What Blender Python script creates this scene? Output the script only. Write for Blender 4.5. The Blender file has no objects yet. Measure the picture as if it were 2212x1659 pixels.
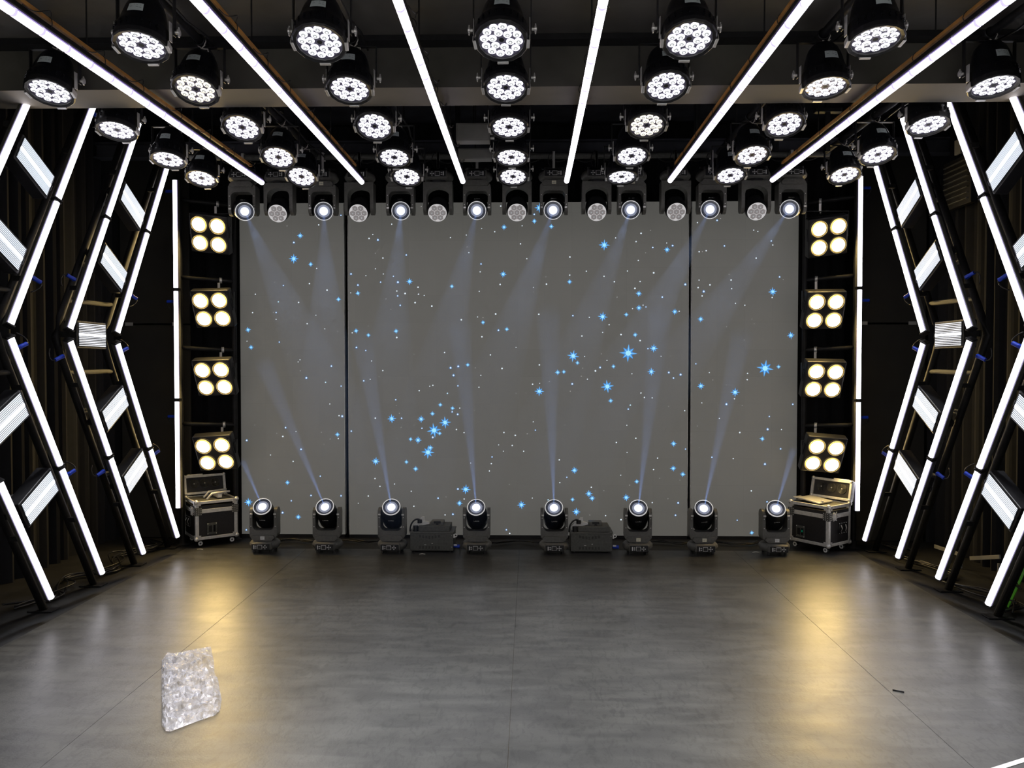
import bpy, bmesh, math, random
from mathutils import Vector, Matrix, Euler, noise
random.seed(7)
PI = math.pi
scn = bpy.context.scene
COL = scn.collection
F = 1700.0
# ------------------------------------------------------------------ camera
CAMZ = 1.6
cd = bpy.data.cameras.new('camera'); cam = bpy.data.objects.new('camera', cd); COL.objects.link(cam)
cam.location = (0, 0, CAMZ)
cam.rotation_euler = (math.radians(90-1.33), 0, math.radians(1.247))
cd.sensor_width = 36; cd.lens = 36*F/2212; cd.clip_start = 0.02; cd.clip_end = 60
scn.camera = cam
RC = cam.rotation_euler.to_matrix()
def ray(px, py):
    return RC @ Vector(((px-1106)/F, (829.5-py)/F, -1))
def at(px, py, Y):                       # the point of the place at depth Y seen at a pixel
    d = ray(px, py); return Vector((0, 0, CAMZ)) + d*(Y/d.y)
def onfloor(px, py, z=0.0):
    d = ray(px, py); return Vector((0, 0, CAMZ)) + d*((z-CAMZ)/d.z)
def onside(px, py, X):
    d = ray(px, py); return Vector((0, 0, CAMZ)) + d*(X/d.x)
# ------------------------------------------------------------------ materials
MATS = {}
def mat(name, col=(0.5,0.5,0.5), rough=0.5, metal=0.0, emit=None, strength=1.0, alpha=1.0, spec=0.5, noisy=0.0, nscale=20, bump=0.0, sample=True):
    m = bpy.data.materials.new(name); m.use_nodes = True
    nt = m.node_tree; b = nt.nodes['Principled BSDF']
    b.inputs['Base Color'].default_value = (*col, 1)
    b.inputs['Roughness'].default_value = rough
    b.inputs['Metallic'].default_value = metal
    b.inputs['Specular IOR Level'].default_value = spec
    b.inputs['Alpha'].default_value = alpha
    if emit is not None:
        b.inputs['Emission Color'].default_value = (*emit, 1)
        b.inputs['Emission Strength'].default_value = strength
        if not sample:
            m.cycles.emission_sampling = 'NONE'
    if noisy or bump:
        tc = nt.nodes.new('ShaderNodeTexCoord'); n = nt.nodes.new('ShaderNodeTexNoise')
        n.inputs['Scale'].default_value = nscale; n.inputs['Detail'].default_value = 5
        nt.links.new(tc.outputs['Object'], n.inputs['Vector'])
        if noisy:
            r = nt.nodes.new('ShaderNodeValToRGB')
            r.color_ramp.elements[0].position = 0.3; r.color_ramp.elements[1].position = 0.7
            r.color_ramp.elements[0].color = tuple(c*(1-noisy) for c in col)+(1,)
            r.color_ramp.elements[1].color = tuple(min(1, c*(1+noisy)) for c in col)+(1,)
            nt.links.new(n.outputs['Fac'], r.inputs['Fac']); nt.links.new(r.outputs['Color'], b.inputs['Base Color'])
        if bump:
            bp = nt.nodes.new('ShaderNodeBump'); bp.inputs['Strength'].default_value = bump; bp.inputs['Distance'].default_value = 0.01
            nt.links.new(n.outputs['Fac'], bp.inputs['Height']); nt.links.new(bp.outputs['Normal'], b.inputs['Normal'])
    MATS[name] = m
    return m
M_black = mat('black_paint', (0.012,0.012,0.014), 0.42, noisy=0.3, nscale=30)
M_gloss = mat('gloss_black', (0.006,0.0065,0.009), 0.3, spec=0.35)
M_rig = mat('black_rigging_steel', (0.011,0.011,0.012), 0.55, spec=0.3, noisy=0.5, nscale=12)
M_grey = mat('grey_plastic', (0.135,0.132,0.12), 0.42, noisy=0.15, nscale=60)
M_dgrey = mat('dark_grey_steel', (0.10,0.10,0.09), 0.5, noisy=0.2, nscale=60)
M_silver = mat('zinc_silver', (0.82,0.81,0.79), 0.32, 0.6)
M_alu = mat('aluminium_edge', (0.80,0.79,0.76), 0.4, 0.35, noisy=0.12, nscale=40)
M_white = mat('white_print', (0.8,0.8,0.78), 0.5)
M_sticker = mat('grey_sticker', (0.62,0.70,0.70), 0.5)
M_print = mat('sticker_print', (0.22,0.27,0.28), 0.5)
M_cream = mat('cream_sticker', (0.85,0.8,0.62), 0.6)
M_cable = mat('black_cable', (0.012,0.012,0.013), 0.35)
M_zip = mat('white_cable_tie', (0.75,0.72,0.65), 0.5)
M_wood = mat('orange_wood', (0.62,0.30,0.08), 0.55, noisy=0.3, nscale=9)
M_blue = mat('blue_plug_plastic', (0.01,0.05,0.55), 0.4)
M_screenglass = mat('dim_display', (0.05,0.05,0.05), 0.2)
M_lilac = mat('lens_plate_led_glow', (0.30,0.28,0.42), 0.2)  # lilac glow of the LEDs put into the plate's base colour
M_tube = mat('lit_tube_face', (0.8,0.8,0.8), 0.5, emit=(0.95,0.92,1.0), strength=5.0)
M_tubeside = mat('tube_side_glow', (0.6,0.6,0.65), 0.4, emit=(0.50,0.44,0.75), strength=0.7, sample=False)
M_bar = mat('lit_bar_diffuser', (0.8,0.8,0.8), 0.5, emit=(0.95,0.91,1.0), strength=4.0)
M_barside = mat('bar_side_glow', (0.6,0.6,0.7), 0.4, emit=(0.50,0.38,0.90), strength=0.75, sample=False)
M_bardim = mat('bar_joint_diffuser', (0.6,0.6,0.7), 0.5, emit=(0.68,0.60,0.92), strength=1.0, sample=False)
M_strobe = mat('lit_strobe_rows', (0.8,0.8,0.8), 0.5, emit=(0.78,0.86,1.0), strength=1.0, sample=False)
M_strobec = mat('lit_strobe_centre', (0.8,0.8,0.8), 0.5, emit=(0.88,0.9,1.0), strength=3.0)
M_led = mat('led_lens_lit', (0.8,0.8,0.8), 0.2, emit=(0.95,0.94,1.0), strength=1.8, sample=False)
M_ledmid = mat('led_lens_shoulder', (0.5,0.5,0.5), 0.15, emit=(0.5,0.54,0.56), strength=0.55, sample=False)
M_ledw = mat('led_lens_lit_warm', (0.8,0.8,0.8), 0.2, emit=(1.0,0.93,0.74), strength=1.3, sample=False)
M_halo = mat('warm_lamp_lit', (0.9,0.8,0.6), 0.3, emit=(1.0,0.70,0.26), strength=62.0)
M_amber = mat('warm_lamp_rim', (0.8,0.6,0.3), 0.3, emit=(1.0,0.52,0.10), strength=1.6, sample=False)
M_beam = mat('beam_lamp_core', (0.9,0.9,0.9), 0.2, emit=(0.9,0.95,1.0), strength=8.0, sample=False)
M_beamg = mat('beam_lens_glow', (0.3,0.32,0.4), 0.1, emit=(0.55,0.62,0.85), strength=0.26, sample=False)
M_beamd = mat('beam_lens_rim', (0.05,0.055,0.07), 0.08, emit=(0.25,0.28,0.4), strength=0.10, sample=False)
M_ring = mat('white_lens_ring', (0.8,0.8,0.8), 0.35, emit=(0.9,0.9,0.92), strength=0.42, sample=False)
M_hex = mat('honeycomb_lens', (0.4,0.38,0.38), 0.12, emit=(0.5,0.46,0.46), strength=0.25, sample=False)
M_hexrim = mat('honeycomb_rib', (0.8,0.8,0.8), 0.3, emit=(0.9,0.88,0.88), strength=0.42, sample=False)
M_starb = mat('screen_star_blue', (0,0,0), 0.6, emit=(0.05,0.28,0.75), strength=1.0, sample=False)
M_starc = mat('screen_star_core', (0,0,0), 0.6, emit=(0.35,0.75,1.0), strength=1.1, sample=False)
M_starw = mat('screen_star_white', (0,0,0), 0.6, emit=(0.8,0.9,1.0), strength=1.0, sample=False)
M_starg = mat('screen_star_grey', (0,0,0), 0.6, emit=(0.5,0.5,0.5), strength=0.8, sample=False)
M_green = mat('green_plastic_film', (0.09,0.42,0.02), 0.45, noisy=0.2, nscale=8)
M_boxgrey = mat('junction_box_paint', (0.24,0.235,0.21), 0.6, noisy=0.1, nscale=10)
M_rubber = mat('wheel_rubber', (0.03,0.03,0.03), 0.6)
M_panel = mat('case_laminate', (0.02,0.019,0.021), 0.5, noisy=0.2, nscale=80)
M_gled = mat('green_indicator', (0,0.1,0.05), 0.3, emit=(0.0,0.12,0.06), strength=0.5, sample=False)

def m_screen():
    m = mat('led_screen_face', (0.17,0.168,0.158), 0.6, emit=(0.061,0.060,0.055), strength=1.1, sample=False, spec=0.2)
    nt = m.node_tree; b = nt.nodes['Principled BSDF']
    tc = nt.nodes.new('ShaderNodeTexCoord')
    br = nt.nodes.new('ShaderNodeTexBrick'); br.offset = 0
    mp = nt.nodes.new('ShaderNodeMapping'); mp.inputs['Rotation'].default_value = (PI/2, 0, 0)
    nt.links.new(tc.outputs['Object'], mp.inputs['Vector']); nt.links.new(mp.outputs['Vector'], br.inputs['Vector'])
    br.inputs['Scale'].default_value = 1; br.inputs['Brick Width'].default_value = 0.25; br.inputs['Row Height'].default_value = 0.25
    br.inputs['Mortar Size'].default_value = 0.0008
    br.inputs['Color1'].default_value = (0.235,0.232,0.215,1); br.inputs['Color2'].default_value = (0.25,0.246,0.23,1)
    br.inputs['Mortar'].default_value = (0.21,0.207,0.193,1)
    nt.links.new(br.outputs['Color'], b.inputs['Base Color'])
    return m
M_screen = m_screen()

def m_vinyl():
    m = mat('stage_vinyl', (0.06,0.06,0.06), 0.4)
    nt = m.node_tree; b = nt.nodes['Principled BSDF']
    tc = nt.nodes.new('ShaderNodeTexCoord')
    def noi(scale, detail, sc=(1,1,1), rot=0, dist=0.0):
        mp = nt.nodes.new('ShaderNodeMapping'); mp.inputs['Scale'].default_value = sc; mp.inputs['Rotation'].default_value = (0,0,rot)
        n = nt.nodes.new('ShaderNodeTexNoise'); n.inputs['Scale'].default_value = scale; n.inputs['Detail'].default_value = detail; n.inputs['Distortion'].default_value = dist
        nt.links.new(tc.outputs['Object'], mp.inputs['Vector']); nt.links.new(mp.outputs['Vector'], n.inputs['Vector'])
        return n.outputs['Fac']
    def ramp(fac, p0, c0, p1, c1):
        r = nt.nodes.new('ShaderNodeValToRGB'); e = r.color_ramp.elements
        e[0].position = p0; e[0].color = (*c0,1); e[1].position = p1; e[1].color = (*c1,1)
        nt.links.new(fac, r.inputs['Fac']); return r.outputs['Color']
    def mixc(t, f, a, bb):
        x = nt.nodes.new('ShaderNodeMix'); x.data_type = 'RGBA'; x.blend_type = t; x.inputs[0].default_value = f
        nt.links.new(a, x.inputs[6]); nt.links.new(bb, x.inputs[7]); return x.outputs[2]
    base = ramp(noi(1.6, 6, dist=0.6), 0.3, (0.052,0.052,0.051), 0.72, (0.068,0.068,0.065))
    streak = ramp(noi(5, 6, (0.5,2.2,1), 0.5, 0.8), 0.40, (0.76,0.76,0.77), 0.60, (1.08,1.08,1.06))
    streak2 = ramp(noi(12, 7, (2.2,0.9,1), 0.35, 1.8), 0.36, (0.62,0.63,0.64), 0.50, (1,1,1))
    scuff = ramp(noi(3.1, 8, (1,1,1), 0.9, 1.5), 0.66, (1,1,1), 0.80, (1.9,1.85,1.75))
    c = mixc('MULTIPLY', 1.0, base, streak); c = mixc('MULTIPLY', 0.8, c, streak2); c = mixc('MULTIPLY', 0.6, c, scuff)
    nt.links.new(c, b.inputs['Base Color'])
    rr = ramp(noi(4, 5, (1,1.8,1), 0.4, 0.7), 0.3, (0.34,)*3, 0.7, (0.42,)*3)
    nt.links.new(rr, b.inputs['Roughness'])
    bp = nt.nodes.new('ShaderNodeBump'); bp.inputs['Strength'].default_value = 0.12; bp.inputs['Distance'].default_value = 0.004
    nt.links.new(noi(140, 3), bp.inputs['Height']); nt.links.new(bp.outputs['Normal'], b.inputs['Normal'])
    return m
M_vinyl = m_vinyl()
M_floor = mat('black_stage_floor', (0.012,0.012,0.013), 0.6, noisy=0.6, nscale=6)
M_wall = mat('black_drape_wall', (0.016,0.015,0.014), 0.8, noisy=0.3, nscale=3)
M_drape = mat('black_velour', (0.0065,0.007,0.009), 0.9, noisy=0.2, nscale=20)
M_flat = mat('black_painted_board', (0.028,0.026,0.022), 0.7, noisy=0.2, nscale=3)
M_ceil = mat('dark_ceiling_paint', (0.10,0.094,0.08), 0.75, noisy=0.35, nscale=2.2, bump=0.1)
M_ceil2 = mat('black_ceiling_void', (0.07,0.073,0.09), 0.75, noisy=0.5, nscale=3)
M_beamp = mat('ceiling_beam_plaster_lit', (0.19,0.172,0.145), 0.7, noisy=0.14, nscale=2.5, bump=0.1)  # beam soffit, light from below put into a paler plaster colour
M_beamf = mat('ceiling_beam_plaster_shaded', (0.10,0.095,0.08), 0.75, noisy=0.3, nscale=3)  # same beam plaster, shade on its sides put into a darker colour

def m_bag():
    m = mat('clear_plastic_film', (0.66,0.66,0.73), 0.18, alpha=0.5, spec=0.9)
    nt = m.node_tree; b = nt.nodes['Principled BSDF']
    tc = nt.nodes.new('ShaderNodeTexCoord'); n = nt.nodes.new('ShaderNodeTexNoise'); n.inputs['Scale'].default_value = 16; n.inputs['Detail'].default_value = 6; n.inputs['Distortion'].default_value = 1.6
    nt.links.new(tc.outputs['Object'], n.inputs['Vector'])
    r = nt.nodes.new('ShaderNodeMapRange'); r.inputs[1].default_value = 0.35; r.inputs[2].default_value = 0.7; r.inputs[3].default_value = 0.22; r.inputs[4].default_value = 0.60
    nt.links.new(n.outputs['Fac'], r.inputs[0]); nt.links.new(r.outputs[0], b.inputs['Alpha'])
    bp = nt.nodes.new('ShaderNodeBump'); bp.inputs['Strength'].default_value = 0.6; bp.inputs['Distance'].default_value = 0.012
    nt.links.new(n.outputs['Fac'], bp.inputs['Height']); nt.links.new(bp.outputs['Normal'], b.inputs['Normal'])
    return m
M_bag = m_bag()

def m_haze():
    m = bpy.data.materials.new('thin_haze'); m.use_nodes = True; nt = m.node_tree
    nt.nodes.remove(nt.nodes['Principled BSDF'])
    v = nt.nodes.new('ShaderNodeVolumeScatter'); v.inputs['Color'].default_value = (0.42,0.60,1,1); v.inputs['Density'].default_value = 0.10
    v.inputs['Anisotropy'].default_value = 0.0
    nt.links.new(v.outputs[0], nt.nodes['Material Output'].inputs['Volume'])
    return m
M_haze = m_haze()

# ------------------------------------------------------------------ mesh helpers
class MB:
    def __init__(s): s.v = []; s.f = []; s.m = []; s.sm = []
    def add(s, vs, fs, mi=0, M=None, smooth=False):
        o = len(s.v)
        for p in vs:
            p = Vector(p); s.v.append(tuple(M @ p) if M is not None else tuple(p))
        for f in fs:
            s.f.append([o+i for i in f]); s.m.append(mi); s.sm.append(smooth)
        return s
    def box(s, c, d, mi=0, M=None, bev=0.0, seg=2):
        bm = bmesh.new(); bmesh.ops.create_cube(bm, size=1)
        bmesh.ops.scale(bm, vec=d, verts=bm.verts)
        if bev > 0:
            bmesh.ops.bevel(bm, geom=list(bm.edges), offset=bev, segments=seg, profile=0.5, affect='EDGES')
        bmesh.ops.translate(bm, vec=c, verts=bm.verts)
        bm.verts.index_update()
        s.add([v.co.copy() for v in bm.verts], [[v.index for v in f.verts] for f in bm.faces], mi, M); bm.free(); return s
    def cyl(s, p0, p1, r0, r1=None, seg=16, mi=0, M=None, caps=True, smooth=True):
        r1 = r0 if r1 is None else r1
        p0 = Vector(p0); p1 = Vector(p1); d = (p1-p0).normalized()
        q = d.to_track_quat('Z', 'Y').to_matrix()
        vs = []
        for p, r in ((p0, r0), (p1, r1)):
            for i in range(seg):
                a = 2*PI*i/seg; vs.append(p + q @ Vector((r*math.cos(a), r*math.sin(a), 0)))
        fs = [[i, (i+1) % seg, seg+(i+1) % seg, seg+i] for i in range(seg)]
        s.add(vs, fs, mi, M, smooth)
        if caps: s.add(vs, [list(range(seg))[::-1], list(range(seg, 2*seg))], mi, M)
        return s
    def lathe(s, prof, seg=24, mi=0, M=None, smooth=True, a0=0.0):
        vs = []; fs = []
        for r, z in prof:
            for i in range(seg):
                a = a0+2*PI*i/seg; vs.append((r*math.cos(a), r*math.sin(a), z))
        for k in range(len(prof)-1):
            for i in range(seg):
                j = (i+1) % seg; fs.append([k*seg+i, k*seg+j, (k+1)*seg+j, (k+1)*seg+i])
        return s.add(vs, fs, mi, M, smooth)
    def disc(s, c, r, seg=16, mi=0, M=None, r0=0.0, up=1):
        vs = []; c = Vector(c)
        if r0 <= 0:
            vs = [c + Vector((r*math.cos(2*PI*i/seg), r*math.sin(2*PI*i/seg), 0)) for i in range(seg)]
            return s.add(vs, [list(range(seg)) if up > 0 else list(range(seg))[::-1]], mi, M)
        for rr in (r0, r):
            vs += [c + Vector((rr*math.cos(2*PI*i/seg), rr*math.sin(2*PI*i/seg), 0)) for i in range(seg)]
        fs = [[i, seg+i, seg+(i+1) % seg, (i+1) % seg] for i in range(seg)]
        if up < 0: fs = [f[::-1] for f in fs]
        return s.add(vs, fs, mi, M)
    def prism(s, pts, y0, y1, mi=0, M=None):        # polygon in XZ, extruded along Y
        n = len(pts); vs = [(x, y0, z) for x, z in pts] + [(x, y1, z) for x, z in pts]
        fs = [list(range(n)), list(range(n, 2*n))[::-1]] + [[i, n+i, n+(i+1) % n, (i+1) % n] for i in range(n)]
        return s.add(vs, fs, mi, M)
    def tube(s, path, r, seg=8, mi=0, M=None):
        path = [Vector(p) for p in path]; n = len(path); vs = []; fs = []
        up = Vector((0.13, 0.21, 0.97))
        for k, p in enumerate(path):
            d = (path[min(k+1, n-1)]-path[max(k-1, 0)]).normalized()
            a = d.cross(up)
            if a.length < 1e-3: a = d.cross(Vector((1, 0, 0)))
            a.normalize(); b = d.cross(a)
            for i in range(seg):
                t = 2*PI*i/seg; vs.append(p + a*r*math.cos(t) + b*r*math.sin(t))
        for k in range(n-1):
            for i in range(seg):
                j = (i+1) % seg; fs.append([k*seg+i, k*seg+j, (k+1)*seg+j, (k+1)*seg+i])
        fs.append(list(range(seg))[::-1]); fs.append([(n-1)*seg+i for i in range(seg)])
        return s.add(vs, fs, mi, M, True)
    def ball(s, c, r, mi=0, M=None, seg=12, sc=(1,1,1)):
        pr = [(r*math.sin(PI*k/8)+1e-5, -r*math.cos(PI*k/8)) for k in range(9)]
        T = Matrix.Translation(c) @ Matrix.Diagonal((*sc, 1))
        return s.lathe(pr, seg, mi, (M @ T) if M is not None else T)
    def build(s, name, mats, parent=None, fix=True):
        me = bpy.data.meshes.new(name); me.from_pydata(s.v, [], s.f)
        for m in (mats if isinstance(mats, (list, tuple)) else [mats]): me.materials.append(m)
        for p, mi, sm in zip(me.polygons, s.m, s.sm): p.material_index = mi; p.use_smooth = sm
        if fix:
            bm = bmesh.new(); bm.from_mesh(me); bmesh.ops.recalc_face_normals(bm, faces=bm.faces); bm.to_mesh(me); bm.free()
        me.update()
        o = bpy.data.objects.new(name, me); COL.objects.link(o)
        if parent is not None: o.parent = parent
        return o
def tag(o, label=None, cat=None, group=None, kind=None):
    if label: o['label'] = label
    if cat: o['category'] = cat
    if group: o['group'] = group
    if kind: o['kind'] = kind
    return o
def empty(name, loc=(0,0,0), rz=0.0):
    o = bpy.data.objects.new(name, None); o.empty_display_size = 0.05; COL.objects.link(o)
    o.location = loc; o.rotation_euler = (0, 0, rz); return o
def lab(o, text): o['label'] = text; return o
def copy_tree(o, parent=None):
    c = o.copy(); COL.objects.link(c)
    if parent is not None: c.parent = parent
    for ch in list(o.children): copy_tree(ch, c)
    return c
def kid(root, name):
    for c in root.children:
        if c.name.split('.')[0] == name: return c
def bez(p0, p1, p2, p3, n=14):
    p0, p1, p2, p3 = map(Vector, (p0, p1, p2, p3)); out = []
    for i in range(n+1):
        t = i/n; out.append(p0*(1-t)**3 + p1*3*t*(1-t)**2 + p2*3*t*t*(1-t) + p3*t**3)
    return out
def spot(name, parent, M, power, angle, col, radius=0.02, blend=0.3):
    l = bpy.data.lights.new(name, 'SPOT'); l.energy = power; l.spot_size = angle; l.spot_blend = blend; l.color = col; l.shadow_soft_size = radius
    o = bpy.data.objects.new(name, l); COL.objects.link(o); o.parent = parent; o.matrix_local = M; return o
def struct(o): o['kind'] = 'structure'; return o
ORD = ['first','second','third','fourth','fifth','sixth','seventh','eighth','ninth']
XC = -0.095; XH = 2.905            # middle of the stage, half its width
WY = 7.25                          # the screen wall

# ------------------------------------------------------------------ setting
struct(MB().box((XC, 3.2, -0.05), (10, 9.4, 0.1)).build('floor', M_floor))
struct(MB().box((XC, 7.75, 2.2), (10, 0.1, 4.4)).build('wall_back', M_wall))
struct(MB().box((XC-3.95, 3.2, 2.2), (0.1, 9.4, 4.4)).build('wall_left', M_wall))
struct(MB().box((XC+3.95, 3.2, 2.2), (0.1, 9.4, 4.4)).build('wall_right', M_wall))
b = MB(); b.box((XC, 1.46, 3.46), (8.0, 5.9, 0.12)); b.box((XC, 6.2, 4.0), (8.0, 3.2, 0.1), 1)
struct(b.build('ceiling', [M_ceil, M_ceil2]))
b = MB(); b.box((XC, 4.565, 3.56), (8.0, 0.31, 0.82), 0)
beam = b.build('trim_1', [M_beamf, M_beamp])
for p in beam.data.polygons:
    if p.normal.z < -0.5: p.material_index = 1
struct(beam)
b = MB(); b.box((XC, 4.36, 3.385), (8.0, 0.10, 0.03))  # black strip standing in for the shadow line where ceiling meets beam
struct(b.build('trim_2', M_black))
for k, (Y, z, hh) in enumerate(((5.25, 3.72, 0.16), (5.9, 3.66, 0.14), (6.95, 3.5, 0.12))):
    b = MB(); b.box((XC, Y, z), (7.8, 0.012, hh)); b.box((XC, Y, z-hh/2), (7.8, 0.12, 0.012)); b.box((XC, Y, z+hh/2), (7.8, 0.12, 0.012))
    struct(b.build('trim_%d' % (k+3), M_ceil2))

# black boards between the last chevron and the screen, black drapes behind everything
def drape(name, p0, p1, z0, z1, waves, amp, label):
    p0 = Vector(p0); p1 = Vector(p1); d = p1-p0; nrm = Vector((-d.y, d.x, 0)).normalized(); n = waves*8; b = MB()
    vs = []; fs = []
    for i in range(n+1):
        t = i/n; w = amp*math.sin(t*waves*2*PI)+amp*0.4*math.sin(t*waves*1.3*2*PI+1)
        for off in (0, 0.006):
            q = p0 + d*t + nrm*(w+off)
            vs += [(q.x, q.y, z0), (q.x, q.y, z1)]
    for i in range(n):
        a = i*4; c = a+4
        fs += [[a, c, c+1, a+1], [a+3, c+3, c+2, a+2], [a+1, c+1, c+3, a+3], [a+2, c+2, c, a]]
    fs += [[0, 1, 3, 2], [n*4, n*4+2, n*4+3, n*4+1]]
    b.add(vs, fs, smooth=False)
    o = b.build(name, M_drape); tag(o, label, 'curtain'); return o
drape('stage_drape', (XC-3.75, 3.0, 0), (XC-3.75, 7.3, 0), 0.0, 3.85, 30, 0.035, 'black pleated side curtain behind the chevron lights on the left wall')
drape('stage_drape', (XC+3.75, 3.0, 0), (XC+3.75, 7.3, 0), 0.0, 3.85, 30, 0.035, 'black pleated side curtain behind the chevron lights on the right wall')
drape('stage_drape', (XC-3.7, 7.6, 0), (XC+3.7, 7.6, 0), 0.0, 3.9, 40, 0.02, 'black curtain hung behind the screens and the warm lamp columns')
for sx, nm in ((-1, 'left'), (1, 'right')):
    t = empty('black_board', (XC+sx*3.36, 7.17, 0))
    tag(t, 'black flat board panel on the %s, between the chevrons and the vertical tube' % nm, 'panel')
    MB().box((0, 0.05, 0.99), (0.64, 0.03, 1.97), bev=0.004).build('board_panel', M_flat, t)
    MB().box((0, 0.05, 2.8), (0.64, 0.03, 1.62), bev=0.004).build('board_panel', M_flat, t)
    b = MB(); b.box((-0.24, 0.032, 1.985), (0.07, 0.008, 0.03)); b.box((0.2, 0.032, 1.985), (0.07, 0.008, 0.03)); b.build('joining_strap', M_silver, t)

# vinyl sheets on the stage
xe = [XC-XH+0.0, -1.94, -0.085, 1.765, XC+XH-0.0]
names = ['outermost strip of grey stage vinyl along the left chevrons', 'grey stage vinyl sheet under the crumpled plastic bag, left of centre seam',
         'grey stage vinyl sheet right of the centre seam', 'outermost strip of grey stage vinyl along the right chevrons']
for i in range(4):
    x0, x1 = xe[i]+(0.0004 if i else 0), xe[i+1]-(0.0004 if i < 3 else 0)
    o = MB().box(((x0+x1)/2, 3.02, 0.002), (x1-x0, 7.55, 0.004), bev=0.001, seg=1).build('vinyl_sheet', M_vinyl)
    tag(o, names[i], 'flooring', kind='thing')
# white tape at the front edge
p0 = onfloor(2140, 1664, 0.006); p1 = onfloor(2260, 1626, 0.006)
dx = (p1-p0).normalized(); w = Vector((-dx.y, dx.x, 0))*0.012
o = MB().add([p0-w, p1-w, p1+w, p0+w, p0-w-Vector((0,0,.0015)), p1-w-Vector((0,0,.0015)), p1+w-Vector((0,0,.0015)), p0+w-Vector((0,0,.0015))],
             [[0,1,2,3],[7,6,5,4],[0,4,5,1],[1,5,6,2],[2,6,7,3],[3,7,4,0]]).build('floor_tape', M_white)
tag(o, 'strip of white tape on the floor at the lower right corner', 'tape')
a = onfloor(1928, 1490, 0.008); c = onfloor(1953, 1495, 0.008)
o = MB().tube([a, (a+c)/2+Vector((0,0.002,0)), c], 0.0035).build('cut_cable_tie', M_cable)
tag(o, 'short black cut cable tie lying on the vinyl near the right seam', 'cable tie')
for (px, py, L, rz, lb) in ((210, 1219, 0.07, 0.1, 'pale scrap of wire on the black floor beside the left chevrons'), (432, 1187, 0.05, 0.1, 'small pale scrap under the left flight case'),
                        (912, 1197, 0.05, 0.3, 'tiny pale scrap in front of the left fog machine'), (1633, 1193, 0.06, -0.2, 'tiny pale scrap before the rightmost floor light')):
    p = onfloor(px, py, 0.008); b = MB(); b.tube([p-Vector((L/2,0,0)), p+Vector((0,0.006,0.002)), p+Vector((L/2,0,0))], 0.003)
    tag(b.build('wire_scrap', M_zip), lb, 'scrap')

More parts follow.
